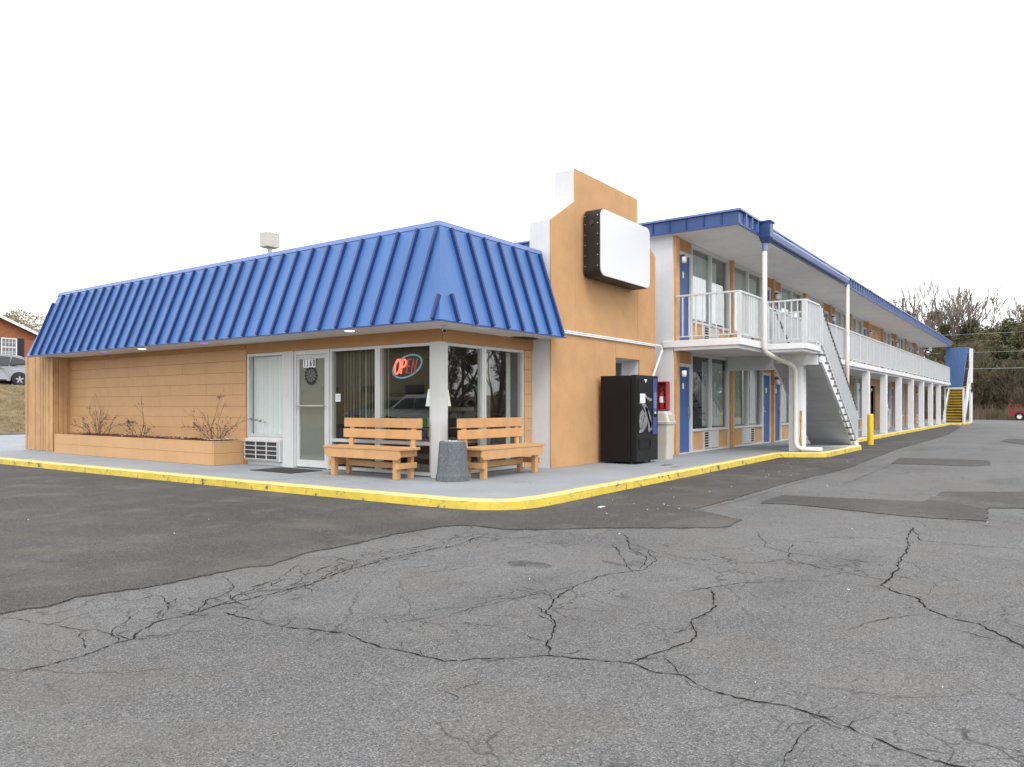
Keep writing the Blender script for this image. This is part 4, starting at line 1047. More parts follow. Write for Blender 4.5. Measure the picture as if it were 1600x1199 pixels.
# service alcove in the seventh bay
xa,xb=ED[6]+.15,ED[7]-.15
for Z0 in (ZL,ZU):
    MB().box(xa+1.9,xb,7.06,7.14,Z0,Z0+2.41).box(xa,xa+.5,7.06,7.14,Z0,Z0+2.41).box(xa+.5,xa+1.9,7.06,7.14,Z0+2.1,Z0+2.41).build('wall_panel','orange_wood',WG)
MB().box(xa+.46,xa+.5,7.0,7.06,ZL,ZL+2.12).box(xa+1.9,xa+1.94,7.0,7.06,ZL,ZL+2.12).box(xa+.5,xa+1.9,7.0,7.06,ZL+2.08,ZL+2.12).build('opening_frame','frame_white',WG)
lv=MB().box(xa+.46,xa+.5,7.0,7.06,ZU,ZU+2.12).box(xa+1.9,xa+1.94,7.0,7.06,ZU,ZU+2.12).box(xa+.5,xa+1.9,7.0,7.06,ZU+2.08,ZU+2.12).build('opening_frame','frame_white',WG)
for k in range(16): bx(xa+.5,xa+1.9,7.02,7.05,ZU+.03+.128*k,ZU+.14+.128*k).build('slat','orange_wood',lv)
t=thing('snack_machine','dark red vending machine standing in the ground floor alcove','vending machine',(39.2,7.5,.13))
bx(38.8,39.7,7.3,8.0,.13,2.0).build('cabinet','red_dark',t,bevel=.02); bx(38.88,39.5,7.27,7.298,.9,1.9).build('front_panel','red',t); bx(38.85,39.65,7.27,7.298,.2,.8).build('lower_panel','black',t)
bin_('tan plastic bin standing beside the alcove opening under the balcony',40.55,6.65)
# railings ----------------------------------------------------------
BAL={}
def bal_mesh(w_,d_,h,m):
    k=(w_,d_,round(h,3),m)
    if k not in BAL: BAL[k]=bx(-w_/2,w_/2,-d_/2,d_/2,0,h).mesh('baluster',m)
    return BAL[k]
def railing(root,p,q,z0,h,sp,post=None,ends=(1,1),name='railing',bw=.022):
    p=Vector((*p,0));q=Vector((*q,0)); L=(q-p).length; d=(q-p)/L; ang=math.atan2(d.y,d.x); o_=origin(root)
    tr=MB().bar((p.x,p.y,z0+h-.018),(q.x,q.y,z0+h-.018),.055,.036).build(name,'railing',root)
    MB().bar((p.x,p.y,z0+.085),(q.x,q.y,z0+.085),.03,.025).build('lower_rail','railing',tr)
    n=int(round(L/sp))
    me=bal_mesh(bw,.035,h-.135,'railing'); pm=bal_mesh(.055,.06,h-.036,'railing')
    for i in range(1,n):
        c=p+d*L*i/n; ispost= post and (i%post==0)
        o=link(pm if ispost else me,'post' if ispost else 'baluster',tr,Vector((c.x,c.y,z0 if ispost else z0+.0985))-o_,ang)
    for e,c in zip(ends,(p,q)):
        if e:
            o=link(bal_mesh(.075,.075,h-.036,'railing'),'post',tr,Vector((c.x,c.y,z0))-o_,ang)
    return tr
railing(WG,(16.12,6.99),(16.12,5.57),2.729,1.03,.15,ends=(0,0))
railing(WG,(16.12,5.53),(17.66,5.53),2.729,1.03,.15)
railing(WG,(19.05,5.82),(23.66,5.82),2.729,1.0,.155,ends=(1,0))
railing(WG,(23.72,5.53),(56.75,5.53),2.729,1.03,.1525,post=8)
# ------------------------------------------------------------------ front staircase
ST=thing('staircase','white open staircase with grey underside rising to the balcony landing','staircase',(19.3,5.1,.122))
sl=MB().box(17.70,19.02,4.54,5.463,2.55,2.68).box(17.76,18.96,4.60,5.463,2.49,2.549).build('landing','white',ST,bevel=.008)
bx(17.8,18.94,4.64,5.46,2.475,2.489).build('landing_soffit','soffit',ST)
bx(17.71,19.01,4.55,5.46,2.681,2.70).build('landing_floor','concrete',ST) if False else None
MB().box(19.05,19.38,4.97,5.30,.122,2.20).add([(19.05,4.97,2.20),(19.38,4.97,2.20),(19.38,5.30,2.20),(19.05,5.30,2.20),(18.75,4.80,2.474),(19.40,4.62,2.474),(19.40,5.42,2.474),(18.75,5.42,2.474)],[(0,1,5,4),(1,2,6,5),(2,3,7,6),(3,0,4,7),(4,5,6,7)]).build('column','white',ST,bevel=.006)
MB().box(18.98,19.10,4.60,4.95,2.24,2.474).build('beam','white',ST)
rs=MB(); 
rs.add([(19.046,5.035,1.12),(19.046,5.005,1.14),(19.046,4.985,1.10),(19.046,4.99,.9),(19.046,5.0,.6),(19.046,4.985,.25),(19.046,5.02,.2),(19.046,5.05,.4),(19.046,5.03,.7),(19.046,5.045,.95)],[tuple(range(10))]); rs.build('rust_streak','rust',ST)
# lapped board beam from the wall to the column
bb=bx(19.60,19.70,5.34,7.03,2.17,2.528).build('crossbeam','soffit',ST)
for k in range(5): MB().prism([(19.575,2.172+.07*k),(19.598,2.172+.07*k),(19.598,2.24+.07*k),(19.588,2.24+.07*k)],'y',5.33,7.03).build('lap_board','white_wall',bb)
YA,YB=4.54,5.70
NR=14; rise=(2.68-.122)/NR; run=.29; xf=23.12
def sx_(k): return xf-run*k
for k in range(1,NR):
    MB().box(sx_(k)-.035-run+.29-.29+.0,sx_(k)+.03,YA-.025,YB+.02,.122+rise*k-.045,.122+rise*k).build('tread','tread_dark',ST)
prof=[(xf+.04,.123)]
for k in range(1,NR+1):
    prof.append((sx_(k-1),.122+rise*(k-.02)-.046)); prof.append((sx_(k)+.0,.122+rise*k-.046))
top=(sx_(NR),2.634)
prof=[(xf+.10,.123),(xf+.10,.26)]
for k in range(1,NR):
    prof+= [(sx_(k)+.035,.122+rise*k-.047),(sx_(k)-run*.55,.122+rise*k-.047)]
prof+=[(19.03,2.60),(19.03,2.30),(19.2,2.22),(xf-.25,.123)]
for y in (YA-.02,YB-.03): MB().prism(prof,'y',y,y+.05).build('stringer','white',ST)
xb=xf-.50
un=MB().add([(19.12,YA+.031,2.29),(xb,YA+.031,.128),(xb,YB-.032,.128),(19.12,YB-.032,2.29),(19.12,YA+.031,2.31),(xb+.03,YA+.031,.132),(xb+.03,YB-.032,.132),(19.12,YB-.032,2.31)],[(0,1,2,3),(4,7,6,5),(0,4,5,1),(1,5,6,2),(2,6,7,3),(3,7,4,0)]).build('underside_panel','grey_board',ST)
sl_=(2.29-.128)/(19.12-xb)
for k in range(1,12):
    x=19.12+(xb-19.12)*k/12; z=2.29+sl_*(x-19.12)
    MB().bar((x,YA+.035,z-.004),(x,YB-.035,z-.004),.012,.004).build('board_seam','grey_board',ST)
bx(21.6,xf+.18,YA-.03,YB+.02,.1225,.145).build('base_plate','grille',ST)
def stair_rail(y):
    o_=ST.location
    z_a,z_b=3.62,1.13; xa_,xb_=19.06,xf-.02
    hr=MB().bar((xa_,y,z_a),(xb_,y,z_b),.045,.05).build('handrail','rail_dark',ST)
    n=27
    for i in range(n+1):
        x=xa_+(xb_-xa_)*i/n; zt=z_a+(z_b-z_a)*i/n-.02; zb=zt-.92+ (0.02 if i<n else -.05)
        big=i in (0,n)
        MB().box(x-(.03 if big else .012),x+(.03 if big else .012),y-(.03 if big else .016),y+(.03 if big else .016),zb if not i==n else .15,zt).build('baluster','railing',hr)
    MB().bar((xa_,y,z_a-.86),(xb_,y,z_b-.86),.03,.03).build('lower_rail','railing',hr)
stair_rail(YA-.0); stair_rail(YB-.06)
railing(ST,(17.74,5.43),(17.74,4.60),2.681,1.0,.14)
railing(ST,(17.74,4.57),(18.98,4.57),2.681,1.0,.14)
railing(ST,(18.2,4.72),(18.2,5.40),2.681,.78,.12)
# bollard
t=thing('bollard','yellow steel bollard standing on the asphalt beyond the stair foot','bollard',(25.85,4.68,0))
b=MB().lathe([(.092,0),(.092,.93),(.085,.965),(.06,.985),(0,.99)],(25.85,4.68,0),20,cap=False); b.smooth=True; b.build('post','yellow',t)
struct(MB().prism(blob(25.85,4.64,.34,.3,rp),'z',-.02,.0145).build('bollard_patch','stain'))
# ------------------------------------------------------------------ far staircase with blue canopy
FS=thing('far_staircase','far staircase with yellow treads under a blue ribbed canopy panel','staircase',(59,5.3,.122))
for k in range(1,14):
    x=57.35+.27*(k-1); z=.122+.19*k
    bx(x,x+.31,4.80,5.86,z-.05,z).build('tread','stair_yellow',FS)
    bx(x+.03,x+.05,4.82,5.84,z-.188,z-.052).build('riser','tread_brown',FS)
for y in (4.70,5.88):
    MB().prism([(57.25,.12),(57.55,.12),(61.1,2.4),(61.1,2.85),(57.25,.55)],'y',y,y+.07).build('stringer','white',FS)
for k in range(16):
    f=k/16; ya=5.80-1.28*f; yb=ya-.074
    b_=lambda y:2.45 
    x=57.22
    def xs(y,z): return (57.20,y- (z-2.45)/(5.0-2.45)*(-.0) - (1-(z-2.45)/2.55)*(-.0),z)
    sh=lambda y,z: y+ (5.0-z)/2.55*.30*((5.8-y)/1.28)
    MB().add([(57.2,sh(ya,2.45),2.45),(57.2,sh(yb,2.45),2.45),(57.2,sh(yb,5.0),5.0),(57.2,sh(ya,5.0),5.0),(57.24,sh(ya,2.45),2.45),(57.24,sh(yb,2.45),2.45),(57.24,sh(yb,5.0),5.0),(57.24,sh(ya,5.0),5.0)],[(0,1,2,3),(4,7,6,5),(0,4,5,1),(1,5,6,2),(2,6,7,3),(3,7,4,0)]).build('canopy_panel','canopy_blue',FS)
    MB().bar((57.185,sh(ya,2.45),2.45),(57.185,sh(ya,5.0),5.0),.010,.02,(1,0,0)).build('rib','blue_rib',FS)
MB().box(57.18,61.5,4.42,5.9,5.0,5.06).build('canopy_roof','blue_cap',FS)
MB().box(57.16,57.26,4.75,5.9,2.36,2.44).build('beam','white',FS)
MB().box(57.3,57.4,5.78,5.87,.12,2.36).box(57.28,57.4,4.72,4.83,.12,2.4).box(57.3,57.42,4.36,4.46,2.3,5.0).build('post','white',FS)
MB().bar((57.9,4.45,.13),(57.45,4.43,2.6),.10,.10).bar((58.0,4.40,.13),(57.9,4.35,5.0),.11,.11).bar((57.35,4.8,.14),(57.35,4.45,3.6),.09,.09).build('brace','white',FS)
bx(57.82,57.9,4.30,4.42,2.15,2.75).build('box','dark_metal',FS)
# ------------------------------------------------------------------ left background: kerb, grass bank, street, car, brick house
oldk=MB(); x=-60
r=random.Random(4)
while x<60:
    oldk.box(x,x+2.98,33.45,33.66,-.1,.17+r.uniform(-.01,.01)); x+=3
struct(oldk.build('old_kerb','oldkerb'))
gb=MB(); nx,ny=120,26
def bank_z(x,y):
    t=min(1,max(0,(y-33.6)/7.2)); t=t*t*(3-2*t)*.35+t*.65
    return .10+2.12*t+.05*math.sin(x*1.3)*math.sin(y*1.7)+ .03*math.sin(x*3.7+y)
for j in range(ny+1):
    for i in range(nx+1):
        x=-60+120*i/nx; y=33.6+7.6*j/ny; gb.v.append((x,y,bank_z(x,y)))
for j in range(ny):
    for i in range(nx):
        a=j*(nx+1)+i; gb.f.append((a,a+1,a+nx+2,a+nx+1))
gb.smooth=True
struct(gb.build('grass_bank','grass'))
bl=MB()
for k in range(16000):
    x=r.uniform(8,19); y=r.uniform(33.7,41.0); z=bank_z(x,y); h=r.uniform(.03,.10); a=r.uniform(0,PI); w_=.012; lx,ly=r.uniform(-.05,.05),r.uniform(-.05,.05)
    bl.add([(x-w_*math.cos(a),y-w_*math.sin(a),z-.01),(x+w_*math.cos(a),y+w_*math.sin(a),z-.01),(x+lx,y+ly,z+h)],[(0,1,2)])
tag(bl.build('grass','blade'),'short dry winter grass covering the bank on the left','grass',kind='stuff')
struct(bx(-80,80,41.2,48,1.6,2.22).build('street','asphalt'))
hl=MB().add([(-200,48,2.2),(300,48,2.2),(300,53,2.65),(-200,53,2.65),(-200,200,3.5),(300,200,3.5),(-200,48,-1),(300,48,-1),(-200,200,-1),(300,200,-1)],[(0,1,2,3),(3,2,5,4),(0,6,7,1),(4,5,9,8),(6,0,3,4,8),(1,7,9,5,2)])
struct(hl.build('upper_lawn','grass'))
# brick house
BH=thing('brick_house','red brick house with white gable trim and black shutters on the rise','house',(17.4,60,2.6))
hw0,hw1,hy,hz=12.4,22.45,56.0,2.5
MB().prism([(hw0,hz),(hw1,hz),(hw1,6.05),(17.4,8.4),(hw0,6.05)],'y',hy+.02,68).build('wall','mortar',BH)
br=MB(); 
z=2.6; row=0
while z<8.35:
    x=16.2+(0 if row%2 else -.11)
    while x<22.4:
        xm=x+.1
        lim=6.0+(22.45-xm)*.475 if xm>17.4 else 6.0+(xm-12.4)*.475
        inwin=(20.0<xm<21.7 and 4.42<z<5.75)
        if z<min(lim,8.3) and not inwin:
            e=r.uniform(0,.008); br.box(x,x+.205,hy-.012-e,hy+.019,z,z+.062)
        x+=.215
    z+=.072; row+=1
o=br.build('bricks','brick',BH); o['kind']='stuff'
MB().box(hw0,16.0,hy-.01,hy+.019,2.6,6.0).build('brick_face','brick',BH)
def house_window(x0,x1,z0,z1):
    m=MB().box(x0,x0+.07,hy-.06,hy+.01,z0,z1).box(x1-.07,x1,hy-.06,hy+.01,z0,z1).box(x0+.07,x1-.07,hy-.06,hy+.01,z1-.07,z1).box(x0+.07,x1-.07,hy-.07,hy+.01,z0,z0+.09)
    w_=m.build('window','white',BH)
    MB().box(x0+.07,x1-.07,hy-.035,hy-.02,z0+.09,z1-.07).build('pane','pane_grey',w_)
    g=MB(); 
    for k in range(1,4): xx=x0+.07+(x1-x0-.14)*k/4; g.box(xx-.012,xx+.012,hy-.045,hy-.036,z0+.09,z1-.07)
    for k in range(1,4): zz=z0+(z1-z0)*k/4; g.box(x0+.07,x1-.07,hy-.047,hy-.0455,zz-(.012 if k!=2 else .03),zz+(.012 if k!=2 else .03))
    g.build('muntin','white',w_)
    for (a,b) in ((x0-.42,x0-.03),(x1+.03,x1+.42)):
        s=bx(a,b,hy-.05,hy-.013,z0,z1).build('shutter','shutter',BH)
        for k in range(10): bx(a+.05,b-.05,hy-.062,hy-.051,z0+.06+(z1-z0-.12)*k/10,z0+.12+(z1-z0-.12)*k/10).build('slat','shutter',s)
house_window(20.38,21.32,4.5,5.72); house_window(14.0,15.0,4.5,5.72)
rf=MB().add([(hw1+.35,hy-.35,5.88),(17.4,hy-.35,8.28),(17.4,68.3,8.28),(hw1+.35,68.3,5.88),(hw1+.35,hy-.35,6.02),(17.4,hy-.35,8.46),(17.4,68.3,8.46),(hw1+.35,68.3,6.02)],[(0,1,2,3),(4,7,6,5),(0,4,5,1),(1,5,6,2),(2,6,7,3),(3,7,4,0)])
rf.add([(hw0-.35,hy-.35,5.88),(17.4,hy-.35,8.28),(17.4,68.3,8.28),(hw0-.35,68.3,5.88),(hw0-.35,hy-.35,6.02),(17.4,hy-.35,8.46),(17.4,68.3,8.46),(hw0-.35,68.3,6.02)],[(0,1,2,3),(4,7,6,5),(0,4,5,1),(1,5,6,2),(2,6,7,3),(3,7,4,0)])
ro=rf.build('roof','roof_shingle',BH)
MB().add([(hw1+.37,hy-.40,5.83),(17.4,hy-.40,8.23),(17.4,hy-.355,8.23),(hw1+.37,hy-.355,5.83),(hw1+.37,hy-.40,6.02),(17.4,hy-.40,8.44),(17.4,hy-.355,8.44),(hw1+.37,hy-.355,6.02)],[(0,1,2,3),(4,7,6,5),(0,4,5,1),(1,5,6,2),(2,6,7,3),(3,7,4,0)]).build('bargeboard','white',ro)
# ---- car (side profile loft)
def make_car(label,paint,van=False):
    t=thing('parked_car' if not van else 'parked_van',label,'car' if not van else 'van')
    # local: x forward, length 4.8; y width; z up
    if van:
        low=[(-2.4,.35),(-2.45,.75),(-2.42,1.05)]; belt=1.05
        top=[(-2.38,1.15),(-2.25,1.68),(-1.9,1.78),(.6,1.78),(1.35,1.15),(2.2,.95),(2.42,.75),(2.4,.35)]
    else:
        low=[(-2.30,.42),(-2.36,.62),(-2.36,.85),(-2.28,1.08)]
        top=[(-2.22,1.14),(-2.02,1.40),(-1.70,1.60),(-1.2,1.67),(-.2,1.69),(.45,1.60),(1.35,1.10),(2.05,.92),(2.33,.72),(2.36,.42)]
    prof=low+top
    def arch(cx,r,n=10): return [(cx+r*math.cos(PI*k/n),.36+r*math.sin(PI*k/n)) for k in range(n+1)]
    full=prof+[(1.42+.42,.30)]+arch(1.42,.40)[0:]+[(-1.50+.42,.28)]+arch(-1.50,.40)+[(-1.50-.42,.34)]
    secs=[(-.93,.90,.84),(-.955,.97,.95),(-.80,1.0,1.0),(0,1.0,1.02),(.80,1.0,1.0),(.955,.97,.95),(.93,.90,.84)]
    b=MB(); n=len(full)
    for (y,sx__,sz) in secs:
        for (x,z) in full:
            yy=y
            if z>1.05: yy=y*(1-.28*(z-1.05)/.65)   # tumblehome
            zz=z if z<1.05 else 1.05+(z-1.05)*(1.0 if abs(y)<.9 else .93)
            b.v.append((x*(.985 if abs(y)>.94 else 1),yy,zz))
    m=len(secs)
    for i in range(m-1):
        for j in range(n): b.f.append((i*n+j,i*n+(j+1)%n,(i+1)*n+(j+1)%n,(i+1)*n+j))
    b.f.append(tuple(range(n))); b.f.append(tuple(range((m-1)*n,m*n)))
    b.smooth=False
    body=b.build('body',paint,t,bevel=.03,local=True)
    def sideq(poly,m,name,off=.012):
        for s in (-1,1):
            vs=[(x,s*((.955)*(1-.28*max(0,z-1.05)/.65)+off),z) for x,z in poly]; vs2=[(x,y-s*.05,z) for x,y,z in vs]; k=len(vs)
            MB().add(vs+vs2,[tuple(range(k)),tuple(range(2*k-1,k-1,-1))]+[(i,(i+1)%k,(i+1)%k+k,i+k) for i in range(k)]).build(name,m,body,local=True)
    if van:
        sideq([(-2.2,1.12),(-2.1,1.6),(-1.2,1.62),(-1.2,1.12)],'glass_car','side_window'); sideq([(-1.12,1.12),(-1.12,1.62),(-.1,1.62),(-.1,1.12)],'glass_car','side_window'); sideq([(-.02,1.12),(-.02,1.62),(.55,1.62),(1.15,1.14)],'glass_car','side_window')
    else:
        sideq([(-1.95,1.20),(-1.72,1.44),(-1.25,1.545),(-1.12,1.12)],'glass_car','side_window'); sideq([(-1.04,1.10),(-1.16,1.545),(-.22,1.575),(-.22,1.08)],'glass_car','side_window'); sideq([(-.14,1.08),(-.14,1.57),(.38,1.50),(.98,1.08)],'glass_car','side_window')
    sideq([(-2.30,.98),(-2.24,1.12),(-1.92,1.08),(-2.05,.98)],'tail','tail_lamp',.02)
    sideq([(2.0,.78),(2.0,.90),(2.3,.76),(2.3,.66)],'white','headlight',.014)
    sideq([(-.9,.30),(-.9,.36),(.95,.36),(.95,.30)],'dark_metal','sill',.006)
    for x in (-.95,.0): sideq([(x+.14,.93),(x+.14,.965),(x+.32,.965),(x+.32,.93)],'silver','door_handle',.03)
    MB().box(-2.40,-2.36,-.75,.75,.50,.60).build('bumper_trim','dark_metal',body,local=True)
    MB().add([(-2.02,-.60,1.42),(-2.02,.60,1.42),(-2.27,.72,1.12),(-2.27,-.72,1.12)],[(0,1,2,3)]).build('rear_window','glass_car',body,local=True) if False else None
    for s in (-1,1): MB().bar((-1.5,s*.62,1.73),(.0,s*.62,1.75),.04,.035).build('roof_rail','silver',body,local=True)
    for x in (1.42,-1.50):
        for s in (-1,1):
            w_=MB().lathe([(.19,-.11),(.30,-.115),(.355,-.09),(.365,0),(.355,.09),(.30,.115),(.19,.11)],(x,s*.87,.365),24,'y',cap=False); w_.smooth=True
            wo=w_.build('wheel','tyre',t,local=True)
            MB().lathe([(.235,-.06),(.24,0),(.225,.06),(.0,.04)],(x,s*.87,.365),20,'y',cap=False).build('hub','dark_metal',wo,local=True)
            rmb=MB()
            for k in range(5):
                a=2*PI*k/5+.3
                rmb.bar((x,s*.965,.365),(x+.225*math.cos(a),s*.965,.365+.225*math.sin(a)),.075,.03,(0,1,0))
            rmb.lathe([(.215,s*.955),(.245,s*.985),(.25,s*.95)],(x,.0,.365),20,'y',cap=False)
            rmb.v=[(vx,vy,vz) for vx,vy,vz in rmb.v]
            rmb.build('rim','rim',wo,local=True)
    return t
car=make_car('silver crossover parked on the raised street in front of the brick house','car_silver')
car.location=(15.25,44.6,2.24); car.rotation_euler=(0,0,PI)
for ch in car.children_recursive: pass
# ------------------------------------------------------------------ trees
def bare_tree(name,label,loc,h,seed,spread=.55,stems=1,trunk=.22,depth=5,nb=(2,4),twig=.008,up=.12,group=None,th=.25,side=.75,lean0=(.12,.5)):
    rr=random.Random(seed); t=thing(name,label,'tree',loc,rr.uniform(0,6),group)
    T=MB(); C=MB()
    def grow(p,d,l,rad,dep):
        seg=3 if dep>2 else 4; pts=[p]; rads=[rad]
        for k in range(seg):
            d=(d+Vector([rr.uniform(-.13,.13),rr.uniform(-.13,.13),rr.uniform(-.03,.12)])*(1 if dep else .4)+Vector((0,0,up*.25))).normalized()
            p=p+d*l/seg; pts.append(p); rads.append(rad*(1-.26*(k+1)/seg))
            if dep>=1 and dep<depth and k>0 and rr.random()<side:
                q=(d+Vector([rr.uniform(-1,1),rr.uniform(-1,1),rr.uniform(-.2,.5)])*spread).normalized()
                grow(p,q,l*rr.uniform(.5,.75),max(twig,rads[-1]*.55),dep+1)
        (T if dep<2 else C).tube(pts,rads,6 if dep<2 else 3,caps=False)
        if dep<depth:
            for k in range(rr.randint(*nb)):
                q=(d+Vector([rr.uniform(-1,1),rr.uniform(-1,1),rr.uniform(-.15,.4)])*spread).normalized()
                grow(p,q,l*rr.uniform(.62,.86),max(twig,rads[-1]*rr.uniform(.55,.8)),dep+1)
    for s in range(stems):
        a=2*PI*s/max(1,stems)+rr.uniform(-.4,.4); lean=.0 if stems==1 else rr.uniform(*lean0)
        grow(Vector((.2*math.cos(a)*(stems>1),.2*math.sin(a)*(stems>1),-.3)),Vector((lean*math.cos(a),lean*math.sin(a),1)).normalized(),h*th*(1 if stems==1 else rr.uniform(.8,1.1)),trunk*(1 if stems==1 else rr.uniform(.5,.9)),0)
    T.smooth=True
    T.build('trunk','bark',t,local=True); C.build('crown','twig',t,local=True)
    return t
def leafy_tree(name,label,loc,h,w_,seed,matn,n=6000,leaf=.16,conical=.5,group=None,bare=False,zlow=.05):
    rr=random.Random(seed); t=thing(name,label,'tree',loc,rr.uniform(0,6),group)
    T=MB(); T.tube([(0,0,-.3),(rr.uniform(-.1,.1),rr.uniform(-.1,.1),h*.5),(rr.uniform(-.2,.2),0,h*.92)],[.02*h,.013*h,.003*h],7)
    C=MB(); cl=[]
    nc=70
    for k in range(nc):
        z=h*(zlow+(.97-zlow)*rr.random()**.85); f=z/h
        R_=w_*((1-f)**.75*conical+(1-conical)*math.sqrt(max(.04,1-(2*f-.9)**2*.9)))
        a=rr.uniform(0,2*PI); q=R_*math.sqrt(rr.uniform(.15,1))*rr.uniform(.75,1.12)
        c=Vector((q*math.cos(a),q*math.sin(a),z)); cl.append((c,rr.uniform(.10,.2)*w_+.15))
        if k%2==0: T.tube([(0,0,max(0,z-q*.45)),c*.55+Vector((0,0,z*.40)),c],[.005*h,.0035*h,.001*h],4,caps=False)
    for k in range(n):
        c,s_=cl[rr.randrange(nc)]
        d=Vector([rr.gauss(0,1) for _ in range(3)]); d.normalize(); p=c+d*s_*rr.uniform(.4,1.15)*Vector((1,1,.7)) if False else c+Vector((d.x*s_*rr.uniform(.4,1.15),d.y*s_*rr.uniform(.4,1.15),d.z*s_*.75))
        u=Vector([rr.gauss(0,1) for _ in range(3)]).normalized(); v=u.cross(Vector([rr.gauss(0,1) for _ in range(3)])).normalized(); l=leaf*rr.uniform(.5,1.3)
        C.add([p-u*l,p-v*l*.45,p+u*l,p+v*l*.45],[(0,1,2,3)])
    T.build('trunk','bark',t,local=True); C.build('crown',matn,t,local=True)
    return t
def brush_tree(name,label,loc,h,w_,seed,group=None):
    """dense brown leafless thicket tree"""
    rr=random.Random(seed); t=thing(name,label,'tree',loc,0,group); T=MB(); C=MB()
    for s in range(7):
        a=rr.uniform(0,2*PI); e=Vector((w_*.6*math.cos(a)*rr.random(),w_*.6*math.sin(a)*rr.random(),h*rr.uniform(.6,.95)))
        T.tube([(0,0,-.2),e*.5+Vector((rr.uniform(-.4,.4),rr.uniform(-.4,.4),0)),e],[.07,.045,.012],5,caps=False)
    for k in range(2600):
        z=h*rr.random()**.8; f=z/h; q=w_*math.sqrt(max(.05,1-(f*1.02-.35)**2*2.2))*math.sqrt(rr.random())*rr.uniform(.7,1.1); a=rr.uniform(0,2*PI)
        p=Vector((q*math.cos(a),q*math.sin(a),z)); d=(Vector((math.cos(a)*.6,math.sin(a)*.6,1))+Vector([rr.uniform(-.6,.6) for _ in range(3)])).normalized(); l=rr.uniform(.35,1.0); wv_=rr.uniform(.012,.028)
        sd_=d.cross(Vector([rr.gauss(0,1) for _ in range(3)])).normalized()*wv_; m_=p+d*l*.5+sd_*rr.uniform(-3,3)
        C.add([p-sd_,p+sd_,m_+sd_*.7,m_-sd_*.7,p+d*l],[(0,1,2,3),(3,2,4)])
    T.build('trunk','bark',t,local=True); C.build('crown','brush',t,local=True)
    return t
# rising wooded ground beyond the lot
wg=MB(); nx,ny=40,60
def wz(x,y): 
    t=max(0,min(1,(x-80)/45)); return -.02+3.4*t*t*(3-2*t)+.25*math.sin(x*.31)*math.sin(y*.23)*min(1,t*4)
for j in range(ny+1):
    for i in range(nx+1):
        x=78+3.0*i; y=-80+2.6*j; wg.v.append((x,y,wz(x,y)))
for j in range(ny):
    for i in range(nx):
        a=j*(nx+1)+i; wg.f.append((a,a+1,a+nx+2,a+nx+1))
wg.smooth=True
struct(wg.build('wooded_slope','woods_floor'))
GA='evergreens in the woods beyond the lot'; GB='brown thicket trees at the edge of the woods'
bt=bare_tree('bare_tree','tall bare spreading tree rising behind the far end of the motel',(103,10.2,1.5),16.0,31,spread=.42,stems=9,trunk=.26,depth=4,nb=(2,3),twig=.034,up=.08,th=.31,side=.42,lean0=(.10,.80))
bt2=bare_tree('bare_tree','narrower bare tree behind the roof, left of the big one',(101,15.8,1.3),14.5,8,spread=.42,stems=3,trunk=.20,depth=4,nb=(2,3),twig=.032,up=.2,th=.30,side=.4)
r=random.Random(77)
ev=[leafy_tree('evergreen_tree','tall olive evergreen in the woods beyond the red trailer',(90,1.6,.3),10.5,2.6,1,'cedar',8500,.13,.35),
    leafy_tree('evergreen_tree','deep green pine standing deeper in the woods at right',(95,3.6,.8),9.5,2.9,2,'cedar_dark',8500,.14,.45),
    leafy_tree('evergreen_tree','rounded olive cedar in the middle of the woods',(92,5.6,.5),8.6,2.5,3,'cedar',7500,.12,.25)]
for e in ev: e['group']=GA
bs=[brush_tree('thicket_tree','brown leafless thicket tree beside the far staircase',(86,6.4,.1),7.0,2.4,4,GB),
    brush_tree('thicket_tree','brown leafless thicket tree behind the red trailer',(86,3.0,.1),5.0,2.6,5,GB)]
EL=['tall olive evergreen in the mass of woods beyond the motel','deep green pine in the mass of woods beyond the motel','rounded olive cedar in the mass of woods beyond the motel']
spots=[(r.uniform(95,116),-34+1.6*k) for k in range(48)]+[(r.uniform(86,93),-20+2.1*k+r.uniform(-.5,.5)) for k in range(15)]
for k,(x,y) in enumerate(spots):
    near=k>=48; j=r.randrange(3)
    dup(ev[j],(x,y,wz(x,y)-.1),r.uniform(0,6),EL[j],GA,r.uniform(.5,.8) if near else r.uniform(.85,1.1))
for x,y,q in ((87,2.0,.62),(88,4.2,.72),(86.5,5.9,.60),(89,.4,.8),(72,10.5,.6),(76,12,.75),(80,9.6,.62),(84,8.2,.7),(70,13.5,.6)):
    dup(ev[int(x)%3],(x,y,wz(x,y)-.1),r.uniform(0,6),EL[int(x)%3],GA,q)
for k in range(18):
    y=-22+2.7*k+r.uniform(-.7,.7); x=r.uniform(84,92)
    dup(bs[k%2],(x,y,wz(x,y)-.05),r.uniform(0,6),'brown leafless thicket tree at the near edge of the woods',GB,r.uniform(.45,.8))
for k,(x,y,s_) in enumerate(((96,-1.0,.72),(99,5.0,.78),(104,20,.75),(110,2.5,.95),(98,-9,.8),(112,27,.9))):
    dup(bt2,(x,y,wz(x,y)),r.uniform(0,6),'bare leafless tree poking out of the evergreen woods','bare trees among the woods',s_)
# dry weeds along the lot edge
wd=MB()
for k in range(15000):
    x=79+abs(r.gauss(0,2.2)); y=r.uniform(-16,15); z=wz(x,y); h=r.uniform(.2,1.0)*(1 if r.random()<.8 else 1.6); lx,ly=r.uniform(-.25,.25),r.uniform(-.25,.25); w_=.018
    wd.add([(x,y-w_,z-.05),(x,y+w_,z-.05),(x+lx*.5,y+ly*.5+w_*.6,z+h*.6),(x+lx*.5,y+ly*.5-w_*.6,z+h*.6),(x+lx,y+ly,z+h)],[(0,1,2,3),(3,2,4)])
tag(wd.build('dry_weeds','brush'),'tall brown dry weeds along the far edge of the lot','weeds',kind='stuff')
